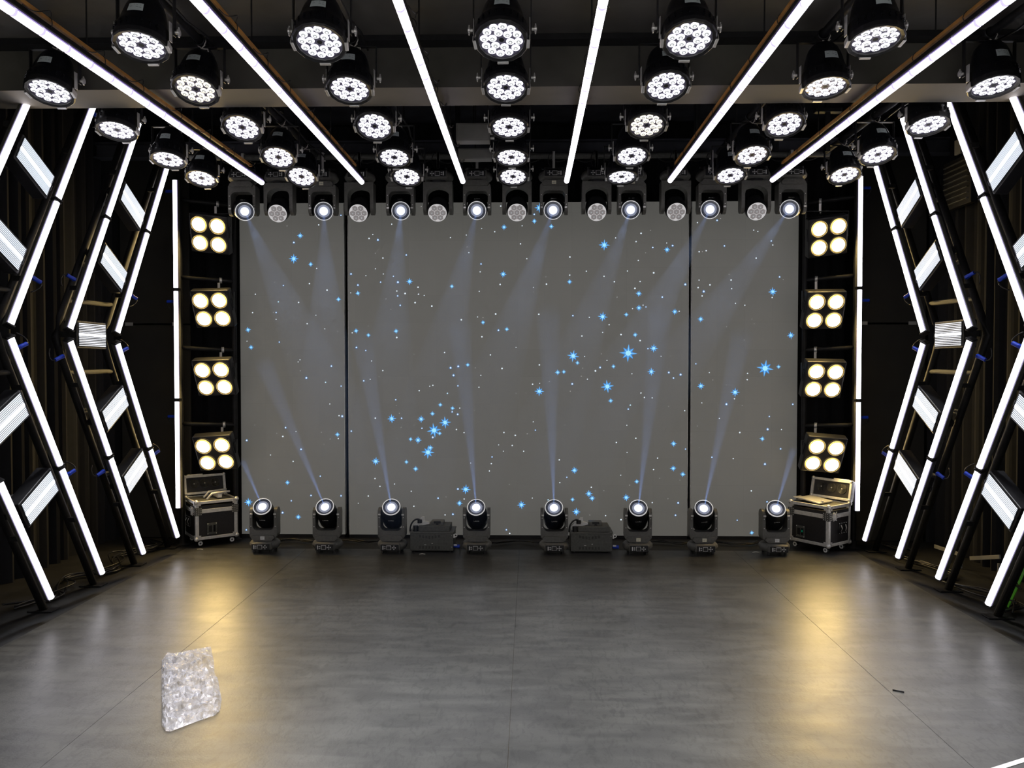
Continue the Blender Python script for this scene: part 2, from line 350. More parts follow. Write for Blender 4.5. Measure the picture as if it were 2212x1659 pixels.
# ------------------------------------------------------------------ LED screens with the star field
STARS = '''A500,440
b350,78,2 1033,110,2.5 649,302,6 589,366,3.5 588,520,9 748,572,5 490,772,2.5 1010,902,5 443,926,2 422,1027,2.5 157,1190,5.5 186,1355,5 452,1305,2.5 943,1532,3.5 707,1642,4 1382,342,3.5 1128,663,3.5 1193,768,3.5 1193,845,5 1176,1200,5 1292,1240,4.5 1179,1356,3.5 1267,1385,2.5
w525,210,1.3 823,200,2 804,611,1.8 736,754,2.2 408,741,1.3 226,854,1.7 902,816,2.3 200,1028,1.8 634,931,2.2 396,1026,1.2 422,1091,1.5 797,1052,1.4 714,1132,1.8 880,1181,1.5 1001,1203,1.2 147,1297,1.4 531,1421,1.1 647,1472,1.4 629,1492,1.4 650,1576,1.3 1333,291,1.5 1298,328,2.2 1356,467,1.2 1358,614,1.5 1268,679,1.5 1125,841,1.4 1291,1154,1.2 1139,1218,1.7 1322,1484,1.4
A800,440
w480,27,1.2 1230,23,2 202,194,1.8 24,291,1.5 755,320,1.6 1050,235,1.4 905,296,1.5 1173,265,1.7 912,408,1.3 929,462,1.6 119,513,2 123,663,1.6 450,788,2.2 454,854,2 508,866,1.4 328,847,2.5 250,824,2 422,933,2.5 580,966,2.4 194,998,1.3 148,898,1.2 1036,643,1.8 1027,827,1.6 1224,762,2.2 1182,1040,2.4 858,1095,2.3 1011,1068,1.5 1063,1074,1.3 1052,1255,2.2 700,1404,1.9 1132,1426,2.1 412,1420,1.2 249,1262,2.5 118,1574,1.9 82,1632,1.3 13,1483,1.5 991,1548,1.3 1042,1619,1.6 1242,1554,2.4 1374,1355,1.4 1352,1224,1.2
b1261,222,5.5 71,343,3.5 339,484,3 218,685,2.3 97,740,2.5 260,740,4 370,734,6.5 258,870,2.8 282,959,3 769,780,4.5 1044,569,2.8 1253,665,6.5 1063,1120,4.5 1208,1194,3.6 1287,1184,4.5 243,1202,5 757,1548,4 829,1534,4 919,1520,4.5 785,1619,4
A1100,440
b285,40,9 236,101,3 237,165,5 397,216,5 896,390,10 569,737,5 600,1056,3 881,1066,9 1222,848,6 1223,983,6 1104,1047,4.5 1188,1237,5 1122,1410,16 1362,1364,8 603,1436,11 643,1501,4.5 457,1591,5.5 515,1586,4.5 857,1545,3.5 983,1535,4.5 1340,1585,7.5 1353,414,2.8 1308,1367,2.5 1289,974,2.3
w121,209,1.4 106,379,2 166,519,1.6 572,503,2.2 570,674,1.9 727,637,1.7 351,759,2.2 346,690,1.2 228,790,1.4 228,833,1.1 894,685,1.9 991,736,2.1 1003,323,1.7 1243,280,2.3 1196,358,2 1217,536,1.8 1332,252,1.2 1286,464,1.2 1362,652,2.5 1115,635,1.6 1234,734,1.9 1185,799,2.4 1017,882,1.3 1262,957,1.6 1163,990,1.4 279,1043,2.1 755,1072,1.7 942,1141,1.9 881,1214,1.7 685,1248,2.1 1054,1234,2.5 1234,1291,2.2 284,1520,2.1 711,1441,1.5 922,1478,1.6 868,1416,1.3 813,1577,2.6 64,1356,1.3 1157,1604,1.6 693,1551,1.2 680,1627,1.2 737,1655,1.7
A1400,440
b178,434,6 231,396,3.5 719,398,3 1161,352,2.6 650,158,3 350,762,4 416,757,5 524,828,4 133,881,3.2 251,1019,6 495,1089,6 1175,830,8 1345,1242,7 1103,1553,15 1230,1538,4.5 306,1612,4 195,1592,3.5 239,1644,3 450,1510,2.3 1239,691,3
w465,179,1.8 682,141,1.2 44,413,2.2 175,371,1.4 481,453,2 547,444,2 512,452,1.2 995,250,1.7 1035,263,1.4 1175,390,1.8 1018,514,2 480,721,1.6 583,766,2.3 471,791,2.2 509,870,2 782,720,2.2 787,802,1.8 763,667,1.2 823,940,1.6 912,958,1.7 1169,885,1.8 1274,716,1.1 978,1089,1.3 1000,1131,1.1 740,1160,1.3 906,1286,1.2 293,1015,1.9 122,1439,1.4 211,1436,1.1 577,1593,1.4 937,1601,1.8
A500,800
b888,113,2 1035,149,2.6 1045,433,4 511,540,3.2 1000,605,5 145,660,3.5 657,744,3.5 838,998,2.6 529,1058,5 751,1180,3.2 1034,1183,3.2 161,1243,8 565,1230,2.6 483,1342,3.8 631,1383,5.5 141,1504,3 1248,99,3 1131,573,3 1361,858,8
w928,317,1.7 1066,307,1.8 1015,427,2 485,623,2.3 428,594,1.2 609,576,1.4 849,584,1.3 932,647,1.3 1008,644,1.6 874,697,1.2 369,798,1.6 582,858,1.9 349,1031,1.3 1357,451,2.2 1354,1020,2 1291,1185,2 1196,1253,1.4 1136,421,1.2 1309,84,1.4 220,516,1
A800,800
b240,277,2.8 826,146,2.6 727,217,2 660,325,4.5 775,357,4.5 772,391,3 824,415,3.5 202,456,8.5 295,452,3 480,460,7 586,409,5 705,492,11 601,566,13 654,595,4.5 487,546,2.8 450,658,7 380,649,4.5 544,772,12 566,730,6 341,864,4.5 428,929,5.5 589,632,4 826,1118,3.5 900,1122,9 841,1253,6 639,1205,3.2 1148,816,2.6 1283,1503,3 779,1357,3.5
w461,192,2 590,141,1.9 560,150,1.5 245,332,1.1 1024,159,1.7 843,356,1.6 273,406,1.3 413,517,1 812,558,2 884,587,1.8 983,377,1.3 1260,586,2 1367,613,2.2 1338,708,2 1210,703,1.4 1255,763,1.4 1141,880,2 1123,949,1.8 946,874,1.4 90,723,1.2 91,1094,2 228,1072,1.6 386,1140,1.6 411,1281,1.8 714,1194,1.2 885,1213,1.8 705,1363,1.9 1310,1077,1.3 1314,1537,2 252,641,1.1 290,538,1.2
A1100,800
b283,198,9 594,128,3.5 925,152,12 957,287,5 1142,328,2.2 1122,366,3 615,943,7 543,1008,2.6 1203,1049,5 1103,1199,7 751,1163,7 782,1206,6 597,1218,4.5 632,1334,7.5 115,1268,8 247,564,2.5 367,1221,2
w220,131,2 287,123,1.4 378,105,1.3 576,197,1.3 1242,214,2 1274,256,1.9 1347,258,1.4 65,218,1.2 226,485,1.4 170,599,1.3 136,763,1.8 523,516,1.3 1010,680,2 1194,640,1.9 1109,518,1.4 1111,774,1.4 472,844,2.1 477,1059,1.8 774,1102,1.9 893,1135,1.2 1051,989,1.5 1135,1083,1.2 218,1204,1.5 909,1370,1.7 760,1364,1.2 1054,1408,2.2 5,1538,2.1 1348,1247,1.7
A1400,800
b497,148,7 820,207,8.5 738,319,4 240,692,6 237,924,6 327,980,5.5 283,1250,3.5 258,1366,3 1077,646,5 1127,556,4 1142,435,2.6 1101,884,4 1249,740,3 1364,320,3 601,819,2.8 544,1231,4 1121,1239,3 977,1532,4.5 1326,1454,3 352,742,2.5 840,1413,2.4
w38,259,1.7 192,341,1.3 345,380,1.7 814,268,1.8 934,88,2 938,29,1.7 609,91,1.3 736,137,1.2 506,307,1.4 887,331,1.3 671,453,1.7 464,525,1.3 864,586,2.3 1257,558,1.7 89,828,1.9 51,935,2.1 481,727,1.2 802,832,1.8 973,1136,2.1 108,1017,1.2 187,1211,1.3 38,1247,1.6 300,1035,1.1'''
def stars():
    out = []; ox = oy = 0
    for ln in STARS.split('\n'):
        if ln[0] == 'A': ox, oy = map(float, ln[1:].split(',')); continue
        for t in ln[1:].split(' '):
            x, y, r = map(float, t.split(',')); out.append((ln[0], ox+x/4.366, oy+y/4.366, r))
    return out
SX = []
for k, (xa, xb) in enumerate(((519.5, 743.5), (753, 1486), (1493.5, 1723))):
    a = at(xa, 800, WY).x; c = at(xb, 800, WY).x; SX.append((a, c))
S_Z0, S_Z1 = 0.03, 3.10
slab = ['tall grey LED screen on the left, narrow, with scattered small stars', 'wide grey LED screen in the middle showing blue and white stars', 'tall grey LED screen on the right, narrow, with a large blue star']
st = stars()
for k, (a, c) in enumerate(SX):
    t = empty('led_screen', ((a+c)/2, WY, 0)); tag(t, slab[k], 'LED screen')
    ox = (a+c)/2; wd = c-a
    MB().box((0, 0.055, (S_Z0+S_Z1)/2), (wd, 0.09, S_Z1-S_Z0)).build('cabinet', M_black, t)
    b = MB(); b.box((0, 0.005, (S_Z0+S_Z1)/2), (wd-0.004, 0.012, S_Z1-S_Z0-0.004))
    for typ, px, py, r in st:
        p = at(px, py, WY)
        if not (a+0.01 < p.x < c-0.01) or p.z > S_Z1-0.02: continue
        x = p.x-ox; z = p.z; R = r/234.5*(1.06 if r > 4 else 0.92); y = -0.0022
        if typ == 'w':
            b.add([(x+R*0.8*math.cos(i*PI/4), y, z+R*0.8*math.sin(i*PI/4)) for i in range(8)], [list(range(8))[::-1]], 3 if r > 1.35 else 4)
        else:
            n = 8 if r > 4 else 6; ph = random.uniform(-0.15, 0.15)
            pts = []
            for i in range(2*n):
                rr = R*(1.15 if i % 4 == 0 else 0.95) if i % 2 == 0 else R*0.50
                pts.append((x+rr*math.sin(i*PI/n+ph), y, z+rr*math.cos(i*PI/n+ph)))
            b.add(pts, [list(range(2*n))], 1 if r > 2.2 else 2)
            rc = R*0.34 if r > 4 else R*0.5
            b.add([(x+rc*math.sin(i*PI/5), y-0.0006, z+rc*math.cos(i*PI/5)) for i in range(10)], [list(range(10))], 2 if r > 4 else 3)
            if r > 4:
                for q in range(4):
                    an = q*PI/4+ph; dxx, dzz = math.sin(an), math.cos(an); L = R*(1.2 if q % 2 == 0 else 0.85); wq = 0.0016+R*0.03
                    b.add([(x+dxx*L, y-0.0009, z+dzz*L), (x+dzz*wq, y-0.0009, z-dxx*wq), (x-dxx*L, y-0.0009, z-dzz*L), (x-dzz*wq, y-0.0009, z+dxx*wq)], [[0,1,2,3]], 2)
    b.build('screen_face', [M_screen, M_starb, M_starc, M_starw, M_starg], t, fix=False)
    b = MB()
    for e in ((-1, 1) if k == 1 else ((1,) if k == 0 else (-1,))):
        b.box((e*(wd/2+0.002), 0.03, (S_Z0+S_Z1)/2), (0.004, 0.06, S_Z1-S_Z0))
    b.build('edge_trim', M_alu, t)
    MB().box((0, 0.06, 0.015), (wd, 0.12, 0.03)).build('foot_rail', M_black, t)

# ------------------------------------------------------------------ ceiling bars
BX = [-2.13, -1.33, -0.526, 0.296, 1.11, 1.91]; BZ = 3.06
def barseg(b, y0, y1, r, n=16):
    vs = [(r*math.cos(2*PI*i/n+PI/n), y, r*math.sin(2*PI*i/n+PI/n)) for y in (y0, y1) for i in range(n)]
    for i in range(n):
        z = math.sin(2*PI*(i+1)/n)
        b.add([vs[i], vs[(i+1) % n], vs[n+(i+1) % n], vs[n+i]], [[0, 1, 2, 3]], 2 if z > 0.15 else 0)
for i, x in enumerate(BX):
    t = empty('ceiling_light_bar', (x, 6.28, BZ))
    tag(t, 'long glowing white ceiling tube running back to the screens, %s from the left of six' % ORD[i], 'light bar', 'light bars under the ceiling')
    Y0 = -3.95
    b = MB(); y = 0.0; b.ball((0, -0.02, 0), 0.020, 0, seg=14, sc=(1, 1, 1)); y = -0.02; k = 0
    while y > Y0:
        y1 = max(y-0.172, Y0); barseg(b, y, y1, 0.020)
        y2 = max(y1-0.018, Y0)
        if y2 < y1: b.cyl((0, y1, 0), (0, y2, 0), 0.0197, seg=14, mi=1, caps=False)
        y = y2
    b.cyl((0, Y0, 0), (0, Y0-0.02, 0), 0.02, seg=14, mi=1)
    b.build('tube_diffuser', [M_bar, M_bardim, M_barside], t)
    MB().box((0, Y0/2, 0.031), (0.036, -Y0-0.05, 0.026), bev=0.004).build('channel', M_black, t)
    if i in (0, 1, 4, 5):
        ba = MB(); ba.box((0.0, Y0/2-0.1, 0.066), (0.03, -Y0-0.35, 0.018), 0, bev=0.002)
        lab(ba.build('batten', M_wood, t), 'orange wooden batten tied above the tube')
    else:
        MB().cyl((0, -0.2, 0.066), (0, Y0, 0.066), 0.01, seg=8).build('carrier_wire_duct', M_cable, t)
    for q in range(9):
        ti = MB(); cb = MB()
        yy = -0.28-q*0.42+random.uniform(-0.05, 0.05)
        ti.tube([(0.026*math.sin(a_)*1.0, yy+0.003*math.sin(3*a_), 0.052+0.03*math.cos(a_)) for a_ in [j*2*PI/12 for j in range(13)]], 0.0022, 5)
        cb.tube(bez((0.02, yy, 0.08), (0.05, yy-0.03, 0.13), (0.05, yy-0.14, 0.0), (0.02, yy-0.2, 0.045), 8), 0.0022, 5)
        ti.build('cable_tie', M_cable, t); cb.build('loose_cable', M_cable, t)
    for q, yy in enumerate((-1.0, -2.5, -3.6)):
        if i in (0,1,4,5) or True:
            zz = 3.40 if 6.28+yy < 4.3 else (3.93 if not (4.4 < 6.28+yy < 4.75) else 3.14)
            MB().cyl((0, yy, 0.076), (0, yy, zz-BZ-0.003), 0.004, seg=6).build('hanger_rod', M_rig, t)
    # 6 bars, the light is the mesh itself

# ------------------------------------------------------------------ rigging pipes
PX = [-2.555, -1.767, -0.949, -0.124, 0.715, 1.548, 2.416]
PZ = 3.345
for i, x in enumerate(PX):
    for q, (ya, yb, nm) in enumerate(((2.6, 4.30, 'in front of the ceiling beam'), (4.76, 6.52, 'behind the ceiling beam'))):
        t = empty('rigging_pipe', (x, ya, PZ)); tag(t, 'black rigging pipe %s, carrying the %s column of par lights' % (nm, ORD[i]), 'pipe', 'black pipes the par lights hang from')
        MB().cyl((0, 0, 0), (0, yb-ya, 0), 0.022, seg=12).build('pipe', M_rig, t)
        dd = random.uniform(-.02, .02)
        MB().tube([(0.01*math.sin(s_*1.7)+0.068, s_*(yb-ya)/9, -0.024+0.008*math.sin(s_*2.3+i)) for s_ in range(10)], 0.006, 6).build('data_cable', M_cable, t)
        top = 3.40 if q == 0 else 3.95
        for yy in (0.5, (yb-ya)-0.55):
            b = MB(); b.cyl((0, yy, 0.02), (0, yy, top-PZ-0.002), 0.008, seg=8); b.box((0, yy, top-PZ-0.008), (0.12, 0.05, 0.008))
            b.build('hanger', M_rig, t)
cross = empty('rigging_pipe', (XC, 6.65, 3.36)); tag(cross, 'long black cross pipe above the screens carrying the row of moving heads', 'pipe')
MB().cyl((-2.85, 0, 0), (2.85, 0, 0), 0.024, seg=14).build('pipe', M_dgrey, cross)
for x in (-2.155, -1.155, -0.505, 0.485, 1.495, 2.145): MB().box((x, 0.0, 0.30), (0.045, 0.045, 0.55)).build('hanger', M_rig, cross)
b = MB()
for s_ in range(24): 
    x0 = -2.8+s_*0.233; b.tube(bez((x0, 0.055, 0.02), (x0+.07, 0.075, -.05-0.03*random.random()), (x0+.16, 0.075, -.04), (x0+.233, 0.055, 0.02), 6), 0.005, 5)
b.build('data_cable', M_cable, cross)
back = empty('rigging_pipe', (XC, 5.62, 3.52)); tag(back, 'thin black cross pipe high behind the ceiling beam', 'pipe')
MB().cyl((-3.3, 0, 0), (3.3, 0, 0), 0.014, seg=10).build('pipe', M_rig, back)
for x in (-2.2, -0.9, 0.6, 2.1): MB().cyl((x, 0, 0), (x, 0, 0.42), 0.01, seg=8).build('hanger', M_rig, back)

# T shaped hangers seen behind the beam
for (px, lb) in ((583, 'black T shaped ceiling bracket behind the beam, left side'), (1788, 'black T shaped ceiling bracket behind the beam, right side')):
    p = at(px, 245, 6.02); t = empty('ceiling_bracket', p); tag(t, lb, 'bracket')
    MB().box((0, 0, 0.02), (0.2, 0.06, 0.03), bev=0.003).build('plate', M_rig, t)
    MB().box((0, 0, 0.035+(3.94-p.z-0.035)/2), (0.035, 0.035, 3.94-p.z-0.035)).build('drop_rod', M_rig, t)
    MB().box((0, 0, -0.14), (0.03, 0.03, 0.29)).build('drop_rod', M_rig, t)

# junction boxes
for (x0, x1, y0, y1, Y, lb) in ((985, 1058, 265, 304, 5.5, 'larger grey metal junction box hung behind the beam near the centre column'),
                                (990, 1062, 320, 343, 6.1, 'smaller grey metal junction box low in front of the cross pipe')):
    a = at(x0, y1, Y); c = at(x1, y0, Y); t = empty('junction_box', ((a.x+c.x)/2, Y, a.z)); tag(t, lb, 'electrical box')
    h = c.z-a.z; w_ = c.x-a.x
    MB().box((0, 0.05, h/2), (w_, 0.1, h), bev=0.003).build('housing', M_boxgrey, t)
    MB().box((0, -0.003, h/2), (w_-0.02, 0.006, h-0.02), bev=0.002).build('lid', M_boxgrey, t)
    for z in (0.25, 0.5, 0.75): MB().cyl((w_/2, 0.05, h*z), (w_/2+0.03, 0.05, h*z), 0.011, seg=10).build('cable_gland', M_silver, t)
    MB().cyl((0, 0.05, h), (0, 0.05, 3.93-a.z), 0.006, seg=8).build('hanger_rod', M_rig, t)
    MB().tube(bez((w_/2+0.03, 0.05, h*.5), (w_/2+.07, .05, h*.3), (w_/2+.06, .05, h+.1), (w_/2+.03, .05, h+.3)), 0.006, 6).build('lead', M_cable, t)

# ------------------------------------------------------------------ par can
TILT = math.radians(17)
def par_tilt(tilt): return Matrix.Translation((0, 0, -(PZ-3.06)+0.075)) @ Matrix.Rotation(-tilt, 4, 'X') @ Matrix.Translation((0, -0.006, -0.075))
def make_par(tilt, warm=False):
    root = empty('par_light')                       # origin at the clamp on the pipe (z=PZ)
    dz = -(PZ-3.06)                                  # face centre height relative to pipe
    T = Matrix.Identity(4)
    pr = [(0.0001,0.238),(0.035,0.235),(0.058,0.222),(0.075,0.20),(0.087,0.17),(0.0945,0.14),(0.1005,0.11),(0.106,0.085),(0.1155,0.068),(0.118,0.06),(0.118,0.02),(0.1185,0.004)]
    b = MB(); b.lathe(pr, 32, 0, T)
    for k in range(8):
        a = PI*(0.5+0.09*(k-3.5))+PI
        for zz in (0.032, 0.041, 0.050):
            b.box((0.118*math.cos(a), 0.118*math.sin(a), zz), (0.006, 0.012, 0.004), 0, T)
    h = b.build('housing', M_gloss, root)
    b = MB(); R_ = T @ Matrix.Translation((0.012, -0.1175, 0.125))
    # sticker wraps the sloping shoulder that faces the room
    w_ = 0.06
    vs = []; fs = []
    for j, (rr, zz) in enumerate(((0.1035, 0.099), (0.1005, 0.113), (0.0975, 0.127), (0.0945, 0.142))):
        for i in range(7):
            a = -PI/2 + (i-3)/6*0.68 + 0.05; vs.append(((rr+0.0015)*math.cos(a), (rr+0.0015)*math.sin(a), zz))
    for j in range(3):
        for i in range(6): fs.append([j*7+i, j*7+i+1, (j+1)*7+i+1, (j+1)*7+i])
    b.add(vs, fs, 0, T)
    for (i0, j0, ww) in ((-0.26, 0.133, 0.20), (0.04, 0.130, 0.20), (0.17, 0.116, 0.09), (0.02, 0.119, 0.10), (-0.26, 0.122, 0.12)):
        q = []
        for (aa, zz) in ((i0, j0), (i0+ww, j0), (i0+ww, j0+0.003), (i0, j0+0.003)):
            a = -PI/2+aa+0.05; rq = 0.1039-(zz-0.099)*0.208; q.append((rq*math.cos(a)*1.012, rq*math.sin(a)*1.012, zz))
        b.add(q, [[0,1,2,3]], 1, T)
    lab(b.build('sticker', [M_sticker, M_print], h), 'pale grey sticker')
    # bezel: faceted front ring with clips
    b = MB(); b.lathe([(0.1185,0.012),(0.1235,0.01),(0.1245,-0.012),(0.118,-0.018),(0.104,-0.014),(0.102,-0.006)], 16, 0, T, smooth=False)
    bz = b.build('bezel', M_black, root)
    for a in (PI*0.5, PI*0.03, PI*0.97):
        b = MB(); Rz = T @ Matrix.Rotation(a, 4, 'Z')
        b.box((0.1255, 0, -0.006), (0.005, 0.052, 0.03), 0, Rz, bev=0.002); b.box((0.1205, 0, -0.02), (0.014, 0.05, 0.004), 0, Rz, bev=0.0015)
        b.build('clip', M_silver, bz)
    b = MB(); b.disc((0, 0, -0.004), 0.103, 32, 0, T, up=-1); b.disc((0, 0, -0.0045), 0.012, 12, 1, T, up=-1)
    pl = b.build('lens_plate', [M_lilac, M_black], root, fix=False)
    # one lens, shared
    b = MB(); r = 0.0196
    for rr0, rr1, z0, z1, mi in ((0.0, 0.005, -0.0075, -0.0073, 0), (0.005, 0.010, -0.0073, -0.006, 1), (0.010, r, -0.006, -0.0005, 0)):
        n = 12
        if rr0 == 0: b.add([(rr1*math.cos(2*PI*i/n), rr1*math.sin(2*PI*i/n), z1) for i in range(n)], [list(range(n))[::-1]], mi)
        else:
            vs = [(q*math.cos(2*PI*i/n), q*math.sin(2*PI*i/n), z) for q, z in ((rr0, z0), (rr1, z1)) for i in range(n)]
            b.add(vs, [[i, (i+1) % n, n+(i+1) % n, n+i] for i in range(n)], mi)
    first = b.build('led_lens', [M_ledw if warm else M_led, M_ledmid], pl)
    pos = [(0.041, 2*PI*i/6+0.25) for i in range(6)] + [(0.0775, 2*PI*i/12+0.12) for i in range(12)]
    for k, (rr, a) in enumerate(pos):
        o = first if k == 0 else first.copy()
        if k: COL.objects.link(o); o.parent = pl
        o.matrix_local = T @ Matrix.Translation((rr*math.cos(a), rr*math.sin(a), -0.004))
    for o_ in (h, bz, pl): o_.matrix_local = par_tilt(tilt)
    # yoke and knobs stay upright
    pz = dz+0.075; yo = 0.02
    b = MB()
    for s_ in (-1, 1):
        b.box((s_*0.132, yo, pz+0.075), (0.005, 0.028, 0.185), bev=0.001)
    b.box((0, yo, pz+0.167), (0.269, 0.028, 0.005), bev=0.001)
    b.build('hanging_yoke', M_black, root)
    for s_ in (-1, 1): MB().box((s_*0.127, yo-0.03, pz-0.01), (0.003, 0.03, 0.09), 0, bev=0.001).build('side_bracket', M_silver, root)
    for s_ in (-1, 1):
        b = MB(); b.cyl((s_*0.134, yo, pz), (s_*0.158, yo, pz), 0.0075, seg=10); b.cyl((s_*0.148, yo, pz), (s_*0.156, yo, pz), 0.016, seg=10)
        b.box((s_*0.152, yo, pz+0.013), (0.006, 0.01, 0.022), bev=0.002); b.box((s_*0.152, yo, pz-0.014), (0.006, 0.014, 0.016), bev=0.002)
        lab(b.build('tightening_knob', M_silver, root), 'silver knob')
    b = MB(); b.cyl((0, yo, pz+0.165), (0, yo, -0.026), 0.006, seg=8)
    b.lathe([(0.0245, -0.014), (0.030, -0.014), (0.030, 0.014), (0.0245, 0.014), (0.0245,-0.014)], 16, 0, Matrix.Translation((0, yo, 0)) @ Matrix.Rotation(PI/2, 4, 'X'))
    cl = b.build('clamp', M_black, root)
    # safety tie: white loop and an X
    b = MB()
    b.tube([(0.03, yo, 0.02), (0.036, yo-.01, -0.01), (0.02, yo-.01, -0.045)], 0.003, 6); b.tube([(-0.006, yo-.012, -0.034), (0.022, yo-.012, -0.05), (0.048, yo-.012, -0.052), (0.05, yo-.012, -0.075)], 0.003, 6)
    b.tube([(0.034, yo-.014, -0.03), (0.0, yo-.014, -0.06)], 0.003, 6)
    lab(b.build('cable_tie', M_zip, root), 'white cable tie')
    b = MB(); b.tube(bez((0.0, 0.07, dz+0.222), (0.02, 0.16, dz+0.28), (0.06, 0.12, -0.10), (0.035, 0.05, -0.03)), 0.005, 6)
    b.build('power_cable', M_cable, root)
    spot('par_lamp', pl, Matrix.Translation((0, 0, -0.03)), PAR_W, math.radians(48), (1.0, 0.97, 0.95) if warm else (0.95, 0.96, 1.0), 0.08, 0.6)
    return root
PAR_W = 85.0
ROWY = [3.61, 4.207, 4.886, 5.58, 6.16]
ROWT = [[15, 15, 21.6, 24, 22, 12, 14], [19, 24, 19, 21, 23, 11.5, 12], [16, 27, 29.5, 19, 24, 24.7, 16], [17, 27, 21, 17.5, 22, 23.5, 22], [22, 30, 25, 21.4, 15, 22, 22.6]]
RN = ['frontmost', 'second', 'third', 'fourth', 'rearmost']
for r, Y in enumerate(ROWY):
    proto = make_par(math.radians(17)); first = True
    for c, x in enumerate(PX):
        if r == 0 and c == 0: continue
        if (r, c) in ((2, 4), (1, 1)):
            o = make_par(math.radians(17), True)
        elif first: o = proto; first = False
        else: o = copy_tree(proto)
        for nm_ in ('housing', 'bezel', 'lens_plate'): kid(o, nm_).matrix_local = par_tilt(math.radians(ROWT[r][c]))
        o.location = (x, Y, PZ); o.rotation_euler = (0, 0, random.uniform(-0.04, 0.04))
        tag(o, 'black par light with round white LED lenses, %s row under ceiling, %s column from left' % (RN[r], ORD[c]), 'stage light', 'black par lights under the ceiling')

# ------------------------------------------------------------------ moving heads
def text_mesh(body, size, depth):
    cu = bpy.data.curves.new('lettering', 'FONT'); cu.body = body; cu.size = size; cu.extrude = depth; cu.align_x = 'CENTER'; cu.align_y = 'CENTER'; cu.resolution_u = 3
    o = bpy.data.objects.new('lettering_source', cu); COL.objects.link(o)
    dg = bpy.context.evaluated_depsgraph_get(); me = bpy.data.meshes.new_from_object(o.evaluated_get(dg))
    bpy.data.objects.remove(o); bpy.data.curves.remove(cu); return me
LOGO = text_mesh('LARS', 0.022, 0.0006); LOGO.materials.clear(); LOGO.materials.append(M_white)
def arc(cx, cz, r, a0, a1, n=5):
    return [(cx+r*math.cos(a0+(a1-a0)*i/n), cz+r*math.sin(a0+(a1-a0)*i/n)) for i in range(n+1)]
def control_panel(parent, z0):
    b = MB(); y = -0.1285
    b.box((0, y+0.003, z0), (0.152, 0.008, 0.05), 0, bev=0.002)
    b.box((-0.006, y-0.0015, z0), (0.040, 0.002, 0.036), 1, bev=0.0008, seg=1); b.box((-0.006, y-0.003, z0), (0.034, 0.002, 0.030), 2)
    for dx_, dz_ in ((0,0),(0.013,0),(-0.013,0),(0,0.014),(0,-0.014)):
        b.cyl((0.038+dx_, y-0.003, z0+dz_), (0.038+dx_, y, z0+dz_), 0.0046, seg=8, mi=1)
    b.box((-0.056, y-0.002, z0), (0.008, 0.002, 0.032), 1)
    for dz_ in (0.008, -0.008):
        b.box((-0.038, y-0.002, z0+dz_), (0.006, 0.002, 0.009), 1); b.box((-0.046, y-0.002, z0+dz_), (0.005, 0.002, 0.003), 1)
    b.build('control_panel', [M_black, M_white, M_screenglass], parent)
def head_base(root):
    b = MB()
    b.lathe([(0.001,0.0),(0.105,0.0),(0.122,0.014),(0.132,0.035),(0.130,0.055),(0.115,0.072),(0.001,0.074)], 28, 0, Matrix.Translation((0,0,0.022)) @ Matrix.Diagonal((0.98, 0.92, 0.98, 1)))
    b.box((0, -0.02, 0.058), (0.17, 0.2, 0.062), 0, bev=0.012)
    bs = b.build('base', M_grey, root)
    control_panel(bs, 0.058)
    for sx in (-1, 1):
        for sy in (-1, 1): MB().cyl((sx*0.07, sy*0.07, 0), (sx*0.07, sy*0.07, 0.03), 0.012, 0.014, seg=10).build('foot', M_rubber, root)
